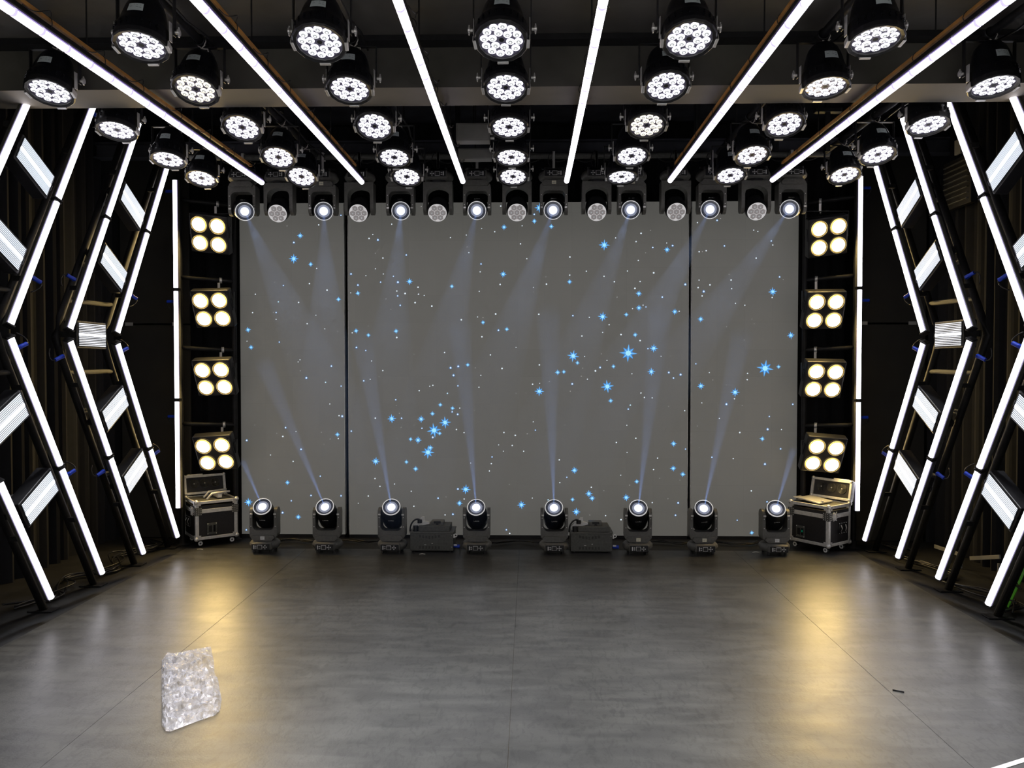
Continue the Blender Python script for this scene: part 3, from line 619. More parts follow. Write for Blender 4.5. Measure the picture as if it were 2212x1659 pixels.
def make_beam_head():
    root = empty('moving_head_light')
    head_base(root)
    # yoke
    o_ = [(-0.116, 0.335)] + [(-0.116, 0.16)] + arc(-0.088, 0.148, 0.028, PI, PI*1.5, 4) + [(-0.05, 0.102), (0.05, 0.102)] + arc(0.088, 0.148, 0.028, PI*1.5, PI*2, 4) + [(0.116, 0.335)]
    i_ = [(0.092, 0.335)] + [(0.092, 0.235)] + arc(0.052, 0.226, 0.04, 0, -PI/2, 5) + arc(-0.052, 0.226, 0.04, -PI/2, -PI, 5) + [(-0.092, 0.335)]
    b = MB(); b.prism(o_+i_, -0.055, 0.055)
    bm_c = [(-0.1, 0.125), (-0.075, 0.1), (0.075, 0.1), (0.1, 0.125), (0.09, 0.145), (-0.09, 0.145)]
    b.prism(bm_c, -0.075, 0.075)
    for s_ in (-1, 1): b.cyl((s_*0.117, 0, 0.325), (s_*0.091, 0, 0.325), 0.055, seg=20)
    yk = b.build('yoke', M_grey, root)
    b = MB()
    for s_ in (-1, 1):
        b.box((s_*0.1, -0.058, 0.325), (0.022, 0.008, 0.014), bev=0.002); b.cyl((s_*0.104, -0.0565, 0.30), (s_*0.104, -0.053, 0.30), 0.004, seg=8); b.cyl((s_*0.104, -0.0565, 0.22), (s_*0.104, -0.053, 0.22), 0.004, seg=8)
    b.build('bolt', M_silver, yk)
    b = MB(); b.cyl((0, 0, 0.088), (0, 0, 0.105), 0.07, seg=24); b.build('turntable', M_black, root)
    # head, local +Z is the beam, -Y is the underside with the lettering
    hd = MB(); hd.lathe([(0.0001,-0.185),(0.055,-0.180),(0.080,-0.162),(0.0905,-0.12),(0.0905,-0.05),(0.0865,0.02),(0.083,0.07),(0.077,0.11),(0.0755,0.122),(0.068,0.122),(0.066,0.10)], 32)
    H = hd.build('head', M_gloss, root); H.location = (0, 0, 0.325)
    b = MB(); b.lathe([(0.0705,0.119),(0.0705,0.126),(0.072,0.128),(0.0755,0.128),(0.077,0.125),(0.077,0.118)], 36); lab(b.build('lens_ring', M_ring, H), 'white ring round the lens')
    b = MB(); n = 28
    prof = [(0.0, 0.120, 0), (0.030, 0.119, 0), (0.034, 0.1185, 1), (0.053, 0.116, 1), (0.0675, 0.112, 2)]
    b.disc((0,0,0.119), 0.029, n, 0)
    for (ra, za, rb, zb, mi) in ((0.029,0.119,0.036,0.1183,3),(0.036,0.1183,0.052,0.116,1),(0.052,0.116,0.0705,0.113,2)):
        vs = [(q*math.cos(2*PI*i/n), q*math.sin(2*PI*i/n), z) for q, z in ((ra, za), (rb, zb)) for i in range(n)]
        b.add(vs, [[i, (i+1) % n, n+(i+1) % n, n+i] for i in range(n)], mi, None, True)
    b.build('lens', [M_beam, M_beamg, M_beamd, M_white2], H)
    lo = bpy.data.objects.new('brand_lettering', LOGO); COL.objects.link(lo); lo.parent = H
    lo.matrix_local = Matrix.Translation((0, -0.0872, 0.035)) @ Matrix.Rotation(PI/2, 4, 'X')
    return root
M_white2 = mat('beam_lens_bright', (0.6,0.6,0.7), 0.1, emit=(0.75,0.82,1.0), strength=1.1, sample=False)
def make_wash_head():
    root = empty('wash_head_light')
    head_base(root)
    o_ = [(-0.122, 0.33), (-0.122, 0.11), (0.122, 0.11), (0.122, 0.33)]
    i_ = [(0.094, 0.33), (0.094, 0.22)] + arc(0, 0.22, 0.094, 0, -PI, 10) + [(-0.094, 0.33)]
    i_ = [(x, z if z > 0.2195 else 0.22-(0.22-z)*0.72) for x, z in i_]
    b = MB(); b.prism(o_+i_, -0.055, 0.055)
    for s_ in (-1, 1): b.cyl((s_*0.123, 0, 0.32), (s_*0.094, 0, 0.32), 0.055, seg=20)
    b.build('yoke', M_grey, root)
    MB().cyl((0, 0, 0.088), (0, 0, 0.112), 0.07, seg=24).build('turntable', M_black, root)
    hd = MB(); hd.lathe([(0.0001,-0.10),(0.06,-0.095),(0.085,-0.07),(0.09,-0.02),(0.09,0.05),(0.082,0.09),(0.078,0.10),(0.0775,0.108)], 32)
    H = hd.build('head', M_gloss, root); H.location = (0, 0, 0.32)
    b = MB(); rr = 0.0255
    b.disc((0, 0, 0.108), 0.0765, 32, 1)
    R6 = 0.0272*math.sqrt(3)/2*2
    for k in range(7):
        cx, cy = (0, 0) if k == 0 else (R6*math.cos(k*PI/3), R6*math.sin(k*PI/3))
        def clipr(x, y):
            d = math.hypot(x, y); return (x*0.0735/d, y*0.0735/d) if d > 0.0735 else (x, y)
        outer = [clipr(cx+0.0255*math.cos(PI/6+i*PI/3), cy+0.0255*math.sin(PI/6+i*PI/3)) for i in range(6)]
        b.add([(x, y, 0.1092) for x, y in outer] + [(cx*0.98, cy*0.98, 0.1135)], [[i, (i+1) % 6, 6] for i in range(6)], 0, None, True)
        b.disc((cx*0.98, cy*0.98, 0.1145), 0.006, 8, 2)
    b.build('lens', [M_hex, M_hexrim, M_ledmid], H)
    return root
def clamp_to(root):
    # hung units: hook clamp between base and pipe (root is upside down, so clamp is below the base in its own frame)
    b = MB(); b.box((0, 0, -0.008), (0.2, 0.03, 0.012), bev=0.002)
    for s_ in (-1, 1): b.cyl((s_*0.06, 0, 0.0), (s_*0.06, 0, 0.025), 0.005, seg=8)
    b.box((0, -0.0295, -0.076), (0.022, 0.006, 0.142), 1, bev=0.002); b.box((0, 0.0, -0.144), (0.022, 0.065, 0.006), 1, bev=0.002)
    b.box((0, 0.0295, -0.115), (0.022, 0.006, 0.06), 1, bev=0.002)
    b.cyl((0, -0.02, -0.012), (0, -0.02, -0.035), 0.009, seg=8, mi=1)
    b.tube(bez((0.03, -0.03, -0.02), (0.06, -0.05, -0.05), (0.05, -0.05, -0.12), (0.015, -0.036, -0.148)), 0.003, 6, 0)
    return b.build('hook_clamp', [M_black, M_silver], root)
def aim(H, d):          # beam along d (in the root's frame), lettering side down
    z = Vector(d).normalized(); x = Vector((1, 0, 0)); y = z.cross(x).normalized(); x = y.cross(z).normalized()
    R = Matrix((x, y, z)).transposed().to_4x4(); H.matrix_local = Matrix.Translation(H.location) @ R
def sticker(parent, z, m):
    b = MB(); b.box((0, -0.0765, z), (0.036, 0.002, 0.028), 0); b.box((0.0, -0.0778, z+0.004), (0.024, 0.0005, 0.002), 1); b.box((-0.004, -0.0778, z-0.003), (0.016, 0.0005, 0.002), 1)
    lab(b.build('sticker', [m, M_print], parent), 'pale sticker')
BEAM_W = 300.0
HAZE = []
def beam_of_light(origin, d, length, half, r0, label, power=1.0):
    d = Vector(d).normalized()
    b = MB(); L = length; r1 = r0+L*math.tan(half)
    q = d.to_track_quat('Z', 'Y').to_matrix().to_4x4()
    n = 16; vs = []
    for z, r in ((0, r0), (L, r1)):
        for i in range(n): vs.append((r*math.cos(2*PI*i/n), r*math.sin(2*PI*i/n), z))
    b.add(vs, [[i, (i+1) % n, n+(i+1) % n, n+i] for i in range(n)] + [list(range(n))[::-1], list(range(n, 2*n))], 0)
    o = b.build('light_beam', M_haze); o.matrix_world = Matrix.Translation(origin) @ q
    tag(o, label, 'light beam', 'hazy light beams before the screens')
    back_ = r0/math.tan(half)
    # real lamp: a narrow spot whose cone is this beam
    l = spot('beam_lamp', o, Matrix.Translation((0, 0, 0.004)) @ Matrix.Rotation(PI, 4, 'X'), BEAM_W*power, 2*half*1.25, (0.50, 0.66, 1.0), 0.006, 0.35)
    return o
STK = []
bproto = make_beam_head(); wproto = make_wash_head()
FY = 6.72
upx = [573, 708, 848, 1030, 1197, 1377, 1517, 1672]
ubase = ['beside the left flight case', 'before the left black gap', 'left of the left fog machine', 'right of the left fog machine', 'left of the right fog machine',
         'right of the right fog machine', 'before the right black gap', 'beside the right flight case']
uslope = [-0.42, -0.42, -0.17, -0.09, -0.03, 0.11, 0.21, 0.28]
flen = [0.75, 2.0, 2.3, 2.4, 2.5, 2.5, 2.3, 0.95]
for i, px in enumerate(upx):
    o = bproto if i == 0 else copy_tree(bproto)
    p = at(px, 1190, FY); o.location = (p.x, FY, 0.0045 if FY < 6.75 else 0); o.rotation_euler = (0, 0, random.uniform(-0.04, 0.04))
    tag(o, 'moving head light on the floor, %s, lens tipped up' % ubase[i], 'moving head light', 'moving head lights standing along the screens')
    piv = Vector((p.x, FY, 0.33))
    # image slope s => direction component: derive from the screen direction in the place
    s_ = uslope[i]; el = math.radians(37)
    dzz, dyy = math.sin(el), -math.cos(el)
    Zr = piv.z-CAMZ
    vy = dzz*FY - Zr*dyy                # upward image speed * FY
    dxx = (s_*vy + piv.x*dyy)/FY
    d = Vector((dxx, dyy, dzz)).normalized()
    H = kid(o, 'head'); R = Matrix.Rotation(-o.rotation_euler.z, 3, 'Z'); aim(H, R @ d)
    STK.append((o, i in (0, 5, 6, 7), M_cream if i in (5, 6) else M_white))
    beam_of_light(piv+d*0.135, d, flen[i], math.radians(1.5), 0.011, 'pale blue beam rising from the floor light %s' % ubase[i], 3.2)
# hung row
HY = 6.65; HZ = 3.245
tpx = [527, 699, 866, 1031, 1196, 1364, 1536, 1708]
tslope = [0.44, 0.02, -0.08, -0.24, -0.34, -0.37, -0.53, -0.71]
tl = ['directly above the left column of warm lamps', 'over the left screen by its black gap', 'second from the left over the middle screen', 'third from the left over the middle screen', 'fourth from the left over the middle screen',
      'fifth from the left over the middle screen', 'over the right screen by its black gap', 'beside the right column of warm lamps']
tl[0] = 'at the left end of the row'; tl[7] = 'at the right end of the row'; tl[2] = 'left end of the middle screen'; tl[3] = 'just left of the middle of the screen'; tl[4] = 'just right of the middle of the screen'; tl[5] = 'right end of the middle screen'
for i, px in enumerate(tpx):
    o = copy_tree(bproto); p = at(px, 420, HY)
    o.location = (p.x, HY, HZ); o.rotation_euler = (0, PI, 0)
    tag(o, 'moving head light hung over the screens, %s' % tl[i], 'moving head light', 'moving head lights hung over the screens')
    clamp_to(o)
    piv = Vector((p.x, HY, HZ-0.325)); s_ = tslope[i]; Ze = -0.8; Xe = -s_*Ze
    d = (Vector((Xe, 0.0, CAMZ+Ze))-piv).normalized()
    H = kid(o, 'head'); dl = Matrix.Rotation(-PI, 3, 'Y') @ d; aim(H, dl)
    STK.append((o, i in (1, 4, 5), M_cream))
    beam_of_light(piv+d*0.135, d, 5.2, math.radians(0.98), 0.006, 'pale blue beam from the hung moving head %s' % tl[i], 1.35)
spx = [605, 778, 947, 1117, 1288, 1458, 1630]
for o, yes, m in STK:
    if yes: sticker(kid(o, 'yoke'), 0.123, m)
for i, px in enumerate(spx):
    o = wproto if i == 0 else copy_tree(wproto); p = at(px, 420, HY)
    o.location = (p.x, HY, HZ); o.rotation_euler = (0, PI, 0); clamp_to(o)
    tag(o, 'hung wash light with honeycomb lens over the screens, %s from the left of seven' % ORD[i], 'wash light', 'honeycomb wash lights hung over the screens')
    d = Vector((-0.02*(px-1117)/170, -0.84, -0.50)).normalized()
    aim(kid(o, 'head'), Matrix.Rotation(-PI, 3, 'Y') @ d)

# ------------------------------------------------------------------ side chevrons
ZM, DZ, DY = 1.80, 1.66, 0.95
APEX = [5.66, 5.07, 4.48, 3.89]
def make_tube(name, p0, p1, face, label, group, plug=None):
    p0 = Vector(p0); p1 = Vector(p1); L = (p1-p0).length; z = (p1-p0).normalized()
    y = Vector(face) - z*Vector(face).dot(z); y.normalize(); x = y.cross(z)
    Mx = Matrix((x, y, z)).transposed().to_4x4(); Mx.translation = p0
    t = empty(name); t.matrix_world = Mx; tag(t, label, 'LED tube', group)
    W = 0.040
    b = MB(); b.box((0, -0.012, L/2), (W+0.010, 0.036, L-0.006), bev=0.003); b.build('housing', M_dgrey, t)
    b = MB(); pts = [(W/2*math.cos(a), 0.006+0.022*math.sin(a)) for a in [PI*k/8 for k in range(9)]]
    vs = [(x_, y_, 0.012) for x_, y_ in pts] + [(x_, y_, L-0.012) for x_, y_ in pts]
    for i in range(8): b.add([vs[i], vs[i+1], vs[10+i], vs[9+i]], [[0,1,2,3]], 1 if i in (0, 7) else 0)
    b.add(vs, [list(range(9)), [9+i for i in range(9)][::-1]], 0)
    b.build('diffuser', [M_tube, M_tubeside], t, fix=False)
    b = MB(); b.box((0, -0.004, 0.005), (W+0.012, 0.052, 0.012), bev=0.003); b.build('end_cap', M_black, t)
    b = MB(); b.box((0, -0.004, L-0.005), (W+0.012, 0.052, 0.012), bev=0.003); b.build('end_cap', M_black, t)
    if plug is not None:
        for (u, sgn) in plug:
            b = MB(); b.cyl((sgn*0.06, -0.045, L*u), (sgn*0.105, -0.045, L*u), 0.013, seg=10); b.box((sgn*0.055, -0.045, L*u), (0.03, 0.022, 0.022), 0, bev=0.003)
            lab(b.build('power_plug', M_blue, t), 'blue power plug')
            b = MB(); b.tube(bez((sgn*0.1, -0.045, L*u), (sgn*0.13, -0.055, L*u+0.01), (sgn*0.13, -0.075, L*u-0.03), (sgn*0.09, -0.085, L*u-0.07)), 0.004, 6); b.build('power_lead', M_cable, t)
    return t
piece = ['bottom', 'lower middle', 'upper middle', 'top']
cn = ['chevron nearest the screens', 'second chevron from the screens', 'third chevron from the screens', 'chevron farthest from the screens']
for sx, side in ((-1, 'left'), (1, 'right')):
    X = XC+sx*XH
    for k, ya in enumerate(APEX):
        for half in (-1, 1):
            def P(u): return Vector((X, ya+DY*u, ZM+half*(0.028+(DZ-0.028)*u)))
            for q in (0, 1):
                u0, u1 = (0.0, 0.497) if q == 0 else (0.503, 1.0)
                if k == 3 and q == 0: continue
                a_, c_ = P(u0), P(u1)
                nm = piece[(1-q) if half < 0 else (2+q)]
                pl = [((0.42 if q == 0 else 0.9) if half > 0 else 0.12, (-1 if sx < 0 else 1)*(1 if k % 2 == 0 else -1)*half)]
                make_tube('led_tube', a_, c_, Vector((-sx*1.0, -0.55, 0)), 'glowing LED tube, %s wall, %s piece of the %s' % (side, nm, cn[k]), 'LED tubes of the %s wall chevrons' % side, plug=pl)
    # support frames
    for (ka, kb, nm) in ((0, 1, 'two chevrons nearest the screens'), (2, 3, 'two chevrons farthest from the screens')):
        t = empty('support_frame', (X+sx*0.17, 0, 0)); tag(t, 'black pipe frame behind the %s on the %s wall' % (nm, side), 'frame')
        for kk in (ka, kb):
            ya = APEX[kk]+0.13
            pts = [(0, ya+DY*1.07, 0.012), (0, ya+DY*0.06, ZM-0.12), (0, ya, ZM), (0, ya+DY*0.06, ZM+0.12), (0, ya+DY*1.05, ZM+DZ*1.02)]
            MB().tube(pts, 0.025, 10).build('chevron_pipe', M_rig, t)
            b = MB(); b.box((0, ya+DY*1.07, 0.006), (0.16, 0.10, 0.008), bev=0.002); b.build('floor_plate', M_rig, t)
            for u in (0.2, 0.75): 
                for hf in (-1, 1): MB().box((-sx*0.085, ya-0.06+DY*u, ZM+hf*DZ*u), (0.10, 0.03, 0.03), 0).build('tube_bracket', M_rig, t)
        for zz in (0.79, 1.28, 1.55, 2.05, 2.32, 2.81):
            u = abs(zz-ZM)/DZ
            MB().cyl((0, APEX[kb]+0.13+DY*u, zz), (0, APEX[ka]+0.13+DY*u, zz+0.01), 0.018, seg=10).build('rung', M_rig, t)
    # strobe panels between pairs
    for (ka, kb, nm, lo) in ((0, 1, 'chevrons nearest the screens', 0), (2, 3, 'chevrons farthest from the screens', 1)):
        ym = (APEX[ka]+APEX[kb])/2
        for j, zz in enumerate((2.81, 2.31, 1.81, 1.29, 0.79)):
            if lo and j == 2: continue
            u = abs(zz-ZM)/DZ; half = 1 if zz > ZM+0.1 else (-1 if zz < ZM-0.1 else 0)
            yc = ym + (DY*u if half else 0)
            ln = Vector((0, 0.87, -0.5*half)) if half else Vector((0, 1, 0))
            ln.normalize(); nr = Vector((-sx, 0, 0)); up = nr.cross(ln); up.normalize()
            if up.z < 0: up = -up
            xax = ln if sx > 0 else ln; 
            xa = up.cross(nr).normalized()   # right-handed frame x, up, normal
            Mx = Matrix((xa, up, nr)).transposed().to_4x4(); Mx.translation = Vector((X+sx*0.01, yc, zz))
            t = empty('strobe_panel'); t.matrix_world = Mx
            pn = ['topmost', 'second', 'middle', 'fourth', 'lowest'][j]
            tag(t, 'lit strobe panel between the %s, %s wall, %s' % (nm, side, pn if j != 2 else 'upright one in the middle'), 'strobe light', 'strobe panels on the %s wall' % side)
            W_, H_ = 0.35, 0.172
            MB().box((0, 0, -0.045), (W_+0.012, H_+0.012, 0.09), bev=0.006).build('housing', M_black, t)
            b = MB(); b.box((0, 0, 0.001), (W_-0.012, H_-0.012, 0.004)); 
            f_ = b.build('face_plate', M_gloss, t)
            b = MB()
            for r_ in range(14):
                if r_ in (6, 7): continue
                yy = (r_-6.5)*0.0112
                b.box((0, yy, 0.004), (W_-0.024, 0.0050, 0.003))
            b.build('led_row', M_strobe, f_)['kind'] = 'stuff'
            b = MB(); b.box((0, 0, 0.0045), (W_-0.024, 0.018, 0.004)); b.build('centre_lamp', M_strobec, f_)
            b = MB()
            for s_ in (-1, 1): b.box((s_*(W_/2+0.01), 0, -0.05), (0.006, 0.04, 0.10), 0)
            b.box((0, 0, -0.11), (W_+0.026, 0.04, 0.006)); b.build('bracket', M_rig, t)
    # vertical tube on its pole next to the warm lamp column
    p = at(385 if sx < 0 else 1852, 800, 6.94); VX = p.x
    zt, zb = 3.25, 0.32
    for j in range(3):
        a_ = zb + (zt-zb)*j/3+0.004; c_ = zb+(zt-zb)*(j+1)/3-0.004
        pl = {0: [(0.85, -sx)], 1: [(0.9, -sx)], 2: [(0.9, -sx)]}[j]
        make_tube('led_tube', (VX, 6.92, a_), (VX, 6.92, c_), (0, -1, 0), 'glowing white upright LED tube beside the %s warm lamps, %s piece' % (side, ['bottom', 'middle', 'top'][j]), 'upright LED tubes beside the warm lamps', plug=pl)

    # ---- frame carrying the warm lamps
    q = at(507 if sx < 0 else 1737, 800, 7.16); IX = q.x
    t = empty('lamp_frame', (VX, 6.99, 0)); tag(t, 'black pipe frame carrying the %s column of warm lamps' % side, 'frame')
    MB().cyl((0, 0, 0.01), (0, 0, 3.32), 0.022, seg=14).build('pole', M_rig, t)
    MB().cyl((IX-VX, 0.17, 0.01), (IX-VX, 0.17, 3.32), 0.022, seg=14).build('pole', M_rig, t)
    MB().lathe([(0.0001,0.0),(0.10,0.0),(0.10,0.006),(0.03,0.012),(0.03,0.05),(0.024,0.055)], 24).build('base_plate', M_rig, t)
    bb = MB(); bb.lathe([(0.0001,0.0),(0.055,0.0),(0.055,0.006),(0.03,0.012),(0.03,0.05),(0.024,0.055)], 28, 0, Matrix.Translation((IX-VX, 0.17, 0))); bb.build('base_plate', M_rig, t)
    zc = [at(450, yy, 7.05).z for yy in (434, 600, 751, 914)]
    for z_ in zc:
        MB().tube([(0, 0, z_), ((IX-VX)*0.15, 0.02, z_-0.005), ((IX-VX)*0.85, 0.145, z_-0.02), (IX-VX, 0.17, z_-0.025)], 0.019, 10).build('crossbar', M_rig, t)
    L4 = [[(432,487),(474,492),(427,523),(468,527)], [(438,652),(478,652),(434,688),(476,686)], [(440,801),(482,800),(439,838),(481,836)], [(443,965),(485,962),(441,1001),(484,998)]]
    R4 = [[(1765,498),(1808,492),(1774,533),(1816,527)], [(1760,656),(1800,655),(1766,690),(1806,690)], [(1760,804),(1800,804),(1762,841),(1803,843)], [(1760,965),(1800,968),(1762,1002),(1803,1006)]]
    for j, quad in enumerate(L4 if sx < 0 else R4):
        cx = sum(a_[0] for a_ in quad)/4; cy = sum(a_[1] for a_ in quad)/4; c0 = at(cx, cy, 6.9)
        roll = math.atan2(-(quad[1][1]-quad[0][1]+quad[3][1]-quad[2][1]), (quad[1][0]-quad[0][0]+quad[3][0]-quad[2][0]))
        t2 = empty('blinder_light', (c0.x, 6.9, c0.z))
        tag(t2, 'four-lamp warm blinder light, %s of the column between %s screen and upright tube' % (['topmost', 'second', 'third', 'lowest'][j], side), 'blinder light', 'warm four-lamp blinders')
        Rm = Matrix.Rotation(-roll, 4, 'Y') @ Matrix.Rotation(math.radians(22), 4, 'X')
        # hands face -Y, tipped down
        b = MB(); b.box((0, 0.06, 0), (0.345, 0.09, 0.345), 0, Rm, bev=0.012)
        for s_ in (-1, 1): b.box((s_*0.176, 0.05, 0.03), (0.006, 0.03, 0.1), 0, Rm)
        hs = b.build('housing', M_black, t2)
        for ix in (-1, 1):
            for iz in (-1, 1):
                Ml = Rm @ Matrix.Translation((ix*0.083, 0.012, iz*0.083)) @ Matrix.Rotation(PI/2, 4, 'X')
                b = MB(); b.lathe([(0.068, 0.0), (0.072, 0.012), (0.074, 0.012), (0.074, -0.002)], 24, 0, Ml); 
                b.build('lamp_ring', M_dgrey, hs)
                b = MB(); b.lathe([(0.064, 0.002), (0.057, 0.012)], 20, 1, Ml); b.lathe([(0.057, 0.012), (0.045, 0.02), (0.025, 0.025), (0.0001, 0.027)], 20, 0, Ml)
                b.build('lamp', [M_halo, M_amber], t2)
        cxx = (c0.x-VX)/(IX-VX); yb = 6.99+0.02+(cxx-0.15)/0.7*0.125-6.9; zb_ = zc[j]-0.005-(cxx-0.15)/0.7*0.015-c0.z
        b = MB(); b.lathe([(0.0225,-0.011),(0.027,-0.011),(0.027,0.011),(0.0225,0.011),(0.0225,-0.011)], 14, 0, Matrix.Translation((0, yb, zb_)) @ Matrix.Rotation(math.atan2(0.125, 0.7*(IX-VX)) if IX > VX else -math.atan2(0.125, 0.7*(VX-IX)), 4, 'Z') @ Matrix.Rotation(PI/2, 4, 'Y'))
        b.box((-0.01, yb-0.02, zb_-0.06), (0.022, 0.006, 0.075), 0, bev=0.002); b.cyl((-0.006, yb-0.02, zb_-0.095), (-0.006, yb-0.02, zb_-0.12), 0.007, seg=8)
        b.build('hook_clamp', M_silver, t2)
        b = MB(); zy = zb_-0.12
        b.box((0, 0.05, zy), (0.372, 0.028, 0.005)); b.box((0, (0.05+yb-0.02)/2, zy+0.003), (0.03, yb-0.07+0.03, 0.004)); b.box((-0.184, 0.05, zy/2+0.01), (0.004, 0.028, abs(zy)-0.02)); b.box((0.184, 0.05, zy/2+0.01), (0.004, 0.028, abs(zy)-0.02))
        b.build('yoke', M_black, t2)
        b = MB(); b.tube(bez((0.1, 0.12, 0.05), (0.14, 0.16, 0.03), (0.10, 0.16, -0.1), (0.13, 0.14, -0.14)), 0.005, 6); b.build('power_cable', M_cable, t2)

# ------------------------------------------------------------------ flight cases
def make_case(name, corner, phi, w, d, h, mirror, label):
    # corner: near bottom corner that points at the camera; local x runs along the front, y to the back
    t = empty(name, corner, phi); tag(t, label, 'flight case')
    sgn = -1 if mirror else 1
    wz = 0.062
    def B(): return MB()
    X0, X1 = (0, w) if not mirror else (-w, 0)
    cx = (X0+X1)/2
    body = B().box((cx, d/2, wz+h/2-0.02), (w-0.006, d-0.006, h-0.045)).build('body', M_panel, t)
    lidz = wz+h*0.74
    e = 0.03; b = B()
    for x in (X0, X1):
        for y in (0, d):
            s1 = e/2 if x == X0 else -e/2; s2 = e/2 if y == 0 else -e/2
            b.box((x+s1, y+s2, wz+h/2), (e, e, h-0.01), bev=0.004)
    for z, tk in ((wz+0.013, 0.026), (wz+h-0.012, 0.026), (lidz, 0.036)):
        b.box((cx, 0.004, z), (w-0.04, 0.014, tk), bev=0.003); b.box((cx, d-0.004, z), (w-0.04, 0.014, tk), bev=0.003)
        b.box((X0+0.004, d/2, z), (0.014, d-0.04, tk), bev=0.003); b.box((X1-0.004, d/2, z), (0.014, d-0.04, tk), bev=0.003)
    b.build('edge_profile', M_alu, t)
    for x in (X0, X1):
        for y in (0, d):
            for z in (wz+0.008, wz+h-0.006):
                sx_ = 1 if x == X0 else -1; sy_ = 1 if y == 0 else -1
                b = B(); b.ball((x+sx_*0.008, y+sy_*0.008, z), 0.021, seg=12)
                b.box((x+sx_*0.03, y-sy_*0.004, z+(0.012 if z < wz+0.1 else -0.012)), (0.03, 0.004, 0.04), bev=0.0015); b.box((x-sx_*0.004, y+sy_*0.03, z+(0.012 if z < wz+0.1 else -0.012)), (0.004, 0.03, 0.04), bev=0.0015)
                b.build('ball_corner', M_silver, t)
    # riveted plates on the corners at the lid line
    for x in (X0, X1):
        sx_ = 1 if x == X0 else -1
        b = B(); b.box((x+sx_*0.025, -0.005, lidz), (0.056, 0.004, 0.07), 0, bev=0.001); b.box((x-sx_*0.005, 0.022, lidz), (0.004, 0.056, 0.07), 0, bev=0.001)
        for a_ in (0.008, 0.026, 0.045):
            for z_ in (-0.025, -0.008, 0.008, 0.025):
                b.ball((x+sx_*a_, -0.008, lidz+z_), 0.0035, 1, seg=6); b.ball((x-sx_*0.008, a_, lidz+z_), 0.0035, 1, seg=6)
        b.build('corner_plate', [M_dgrey, M_silver], t)
    sideX = X0 if not mirror else X1; sn = -1 if not mirror else 1
    # butterfly latch on the visible side
    b = B(); b.cyl((sideX+sn*0.004, d*0.22, lidz), (sideX+sn*0.012, d*0.22, lidz), 0.035, seg=16); b.box((sideX+sn*0.016, d*0.22, lidz), (0.008, 0.018, 0.05), bev=0.002)
    for a_ in range(6): b.ball((sideX+sn*0.012, d*0.22+0.04*math.cos(a_*PI/3), lidz+0.04*math.sin(a_*PI/3)), 0.005, seg=6)
    lab(b.build('butterfly_latch', M_silver, t), 'shiny butterfly latch')
    # recessed handle
    b = B(); b.box((sideX+sn*0.002, d*0.6, wz+h*0.42), (0.008, 0.11, 0.09), 0, bev=0.002)
    b.tube([(sideX+sn*0.012, d*0.6-0.035, wz+h*0.42+0.028), (sideX+sn*0.022, d*0.6-0.03, wz+h*0.42), (sideX+sn*0.012, d*0.6-0.035, wz+h*0.42-0.028)], 0.004, 6, 1)
    b.tube([(sideX+sn*0.012, d*0.6+0.035, wz+h*0.42+0.028), (sideX+sn*0.022, d*0.6+0.03, wz+h*0.42), (sideX+sn*0.012, d*0.6+0.035, wz+h*0.42-0.028)], 0.004, 6, 1)
    for a_ in (-0.05, -0.017, 0.017, 0.05):
        for z_ in (-0.042, 0.042): b.ball((sideX+sn*0.008, d*0.6+a_, wz+h*0.42+z_), 0.0035, 1, seg=6)
    b.build('side_handle', [M_black, M_silver], t)
    # power inlet plate on the front
    pxx = X0+w*0.38 if not mirror else X0+w*0.30
    b = B(); b.box((pxx, -0.002, wz+h*0.27), (0.085, 0.005, 0.10), 0, bev=0.001)
    for s1 in (-1, 1):
        for s2 in (-1, 1): b.ball((pxx+s1*0.036, -0.006, wz+h*0.27+s2*0.044), 0.004, 1, seg=6)
    b.box((pxx-0.014, -0.006, wz+h*0.27), (0.028, 0.003, 0.06), 2); b.box((pxx+0.02, -0.006, wz+h*0.27), (0.018, 0.004, 0.06), 3)
    if mirror: b.box((pxx+0.02, -0.009, wz+h*0.27+0.005), (0.012, 0.003, 0.018), 4)
    b.build('power_inlet', [M_dgrey, M_silver, M_black, M_gloss, M_gled], t)
    # open top: rim tray, machine top, tilting output hatch
    MB().box((cx, d/2, wz+h-0.016), (w-0.05, d-0.05, 0.02), bev=0.002).build('machine_top', M_dgrey, t)
    b = B()
    if not mirror:
        pa = [(cx-0.07, 0.06, wz+h+0.003), (cx-0.02, 0.075, wz+h+0.05), (cx+0.14, 0.09, wz+h+0.055)]
        b.tube(pa, 0.010, 10); b.tube([(p_[0]+0.01, p_[1]+0.13, p_[2]) for p_ in pa], 0.010, 10)
        b.box((cx+0.05, 0.15, wz+h+0.03), (0.04, 0.14, 0.05), bev=0.004)
    else:
        Mh = Matrix.Translation((cx-0.03, 0.14, wz+h+0.018)) @ Matrix.Rotation(math.radians(6), 4, 'Y')
        b.box((0, 0, 0), (0.22, 0.2, 0.012), 0, Mh, bev=0.003); b.box((-0.13, -0.04, -0.006), (0.06, 0.1, 0.008), 0, Mh, bev=0.003); b.cyl((0.1, -0.05, 0.0), (0.1, -0.05, 0.02), 0.012, seg=10, M=Mh)
    b.build('outlet_hood', M_alu if not mirror else M_silver, t)
    # lid standing open with three fan grilles
    lw, lh = w*0.96, 0.175
    Ml = Matrix.Translation((cx, d-0.01, wz+h+0.012)) @ Matrix.Rotation(math.radians(-12), 4, 'X')
    ld = B().box((0, 0.02, lh/2), (lw, 0.03, lh), 0, Ml).build('lid', M_panel, t)
    b = B()
    for z_ in (0.01, lh-0.01): b.box((0, 0.012, z_), (lw+0.01, 0.05, 0.022), 0, Ml, bev=0.003)
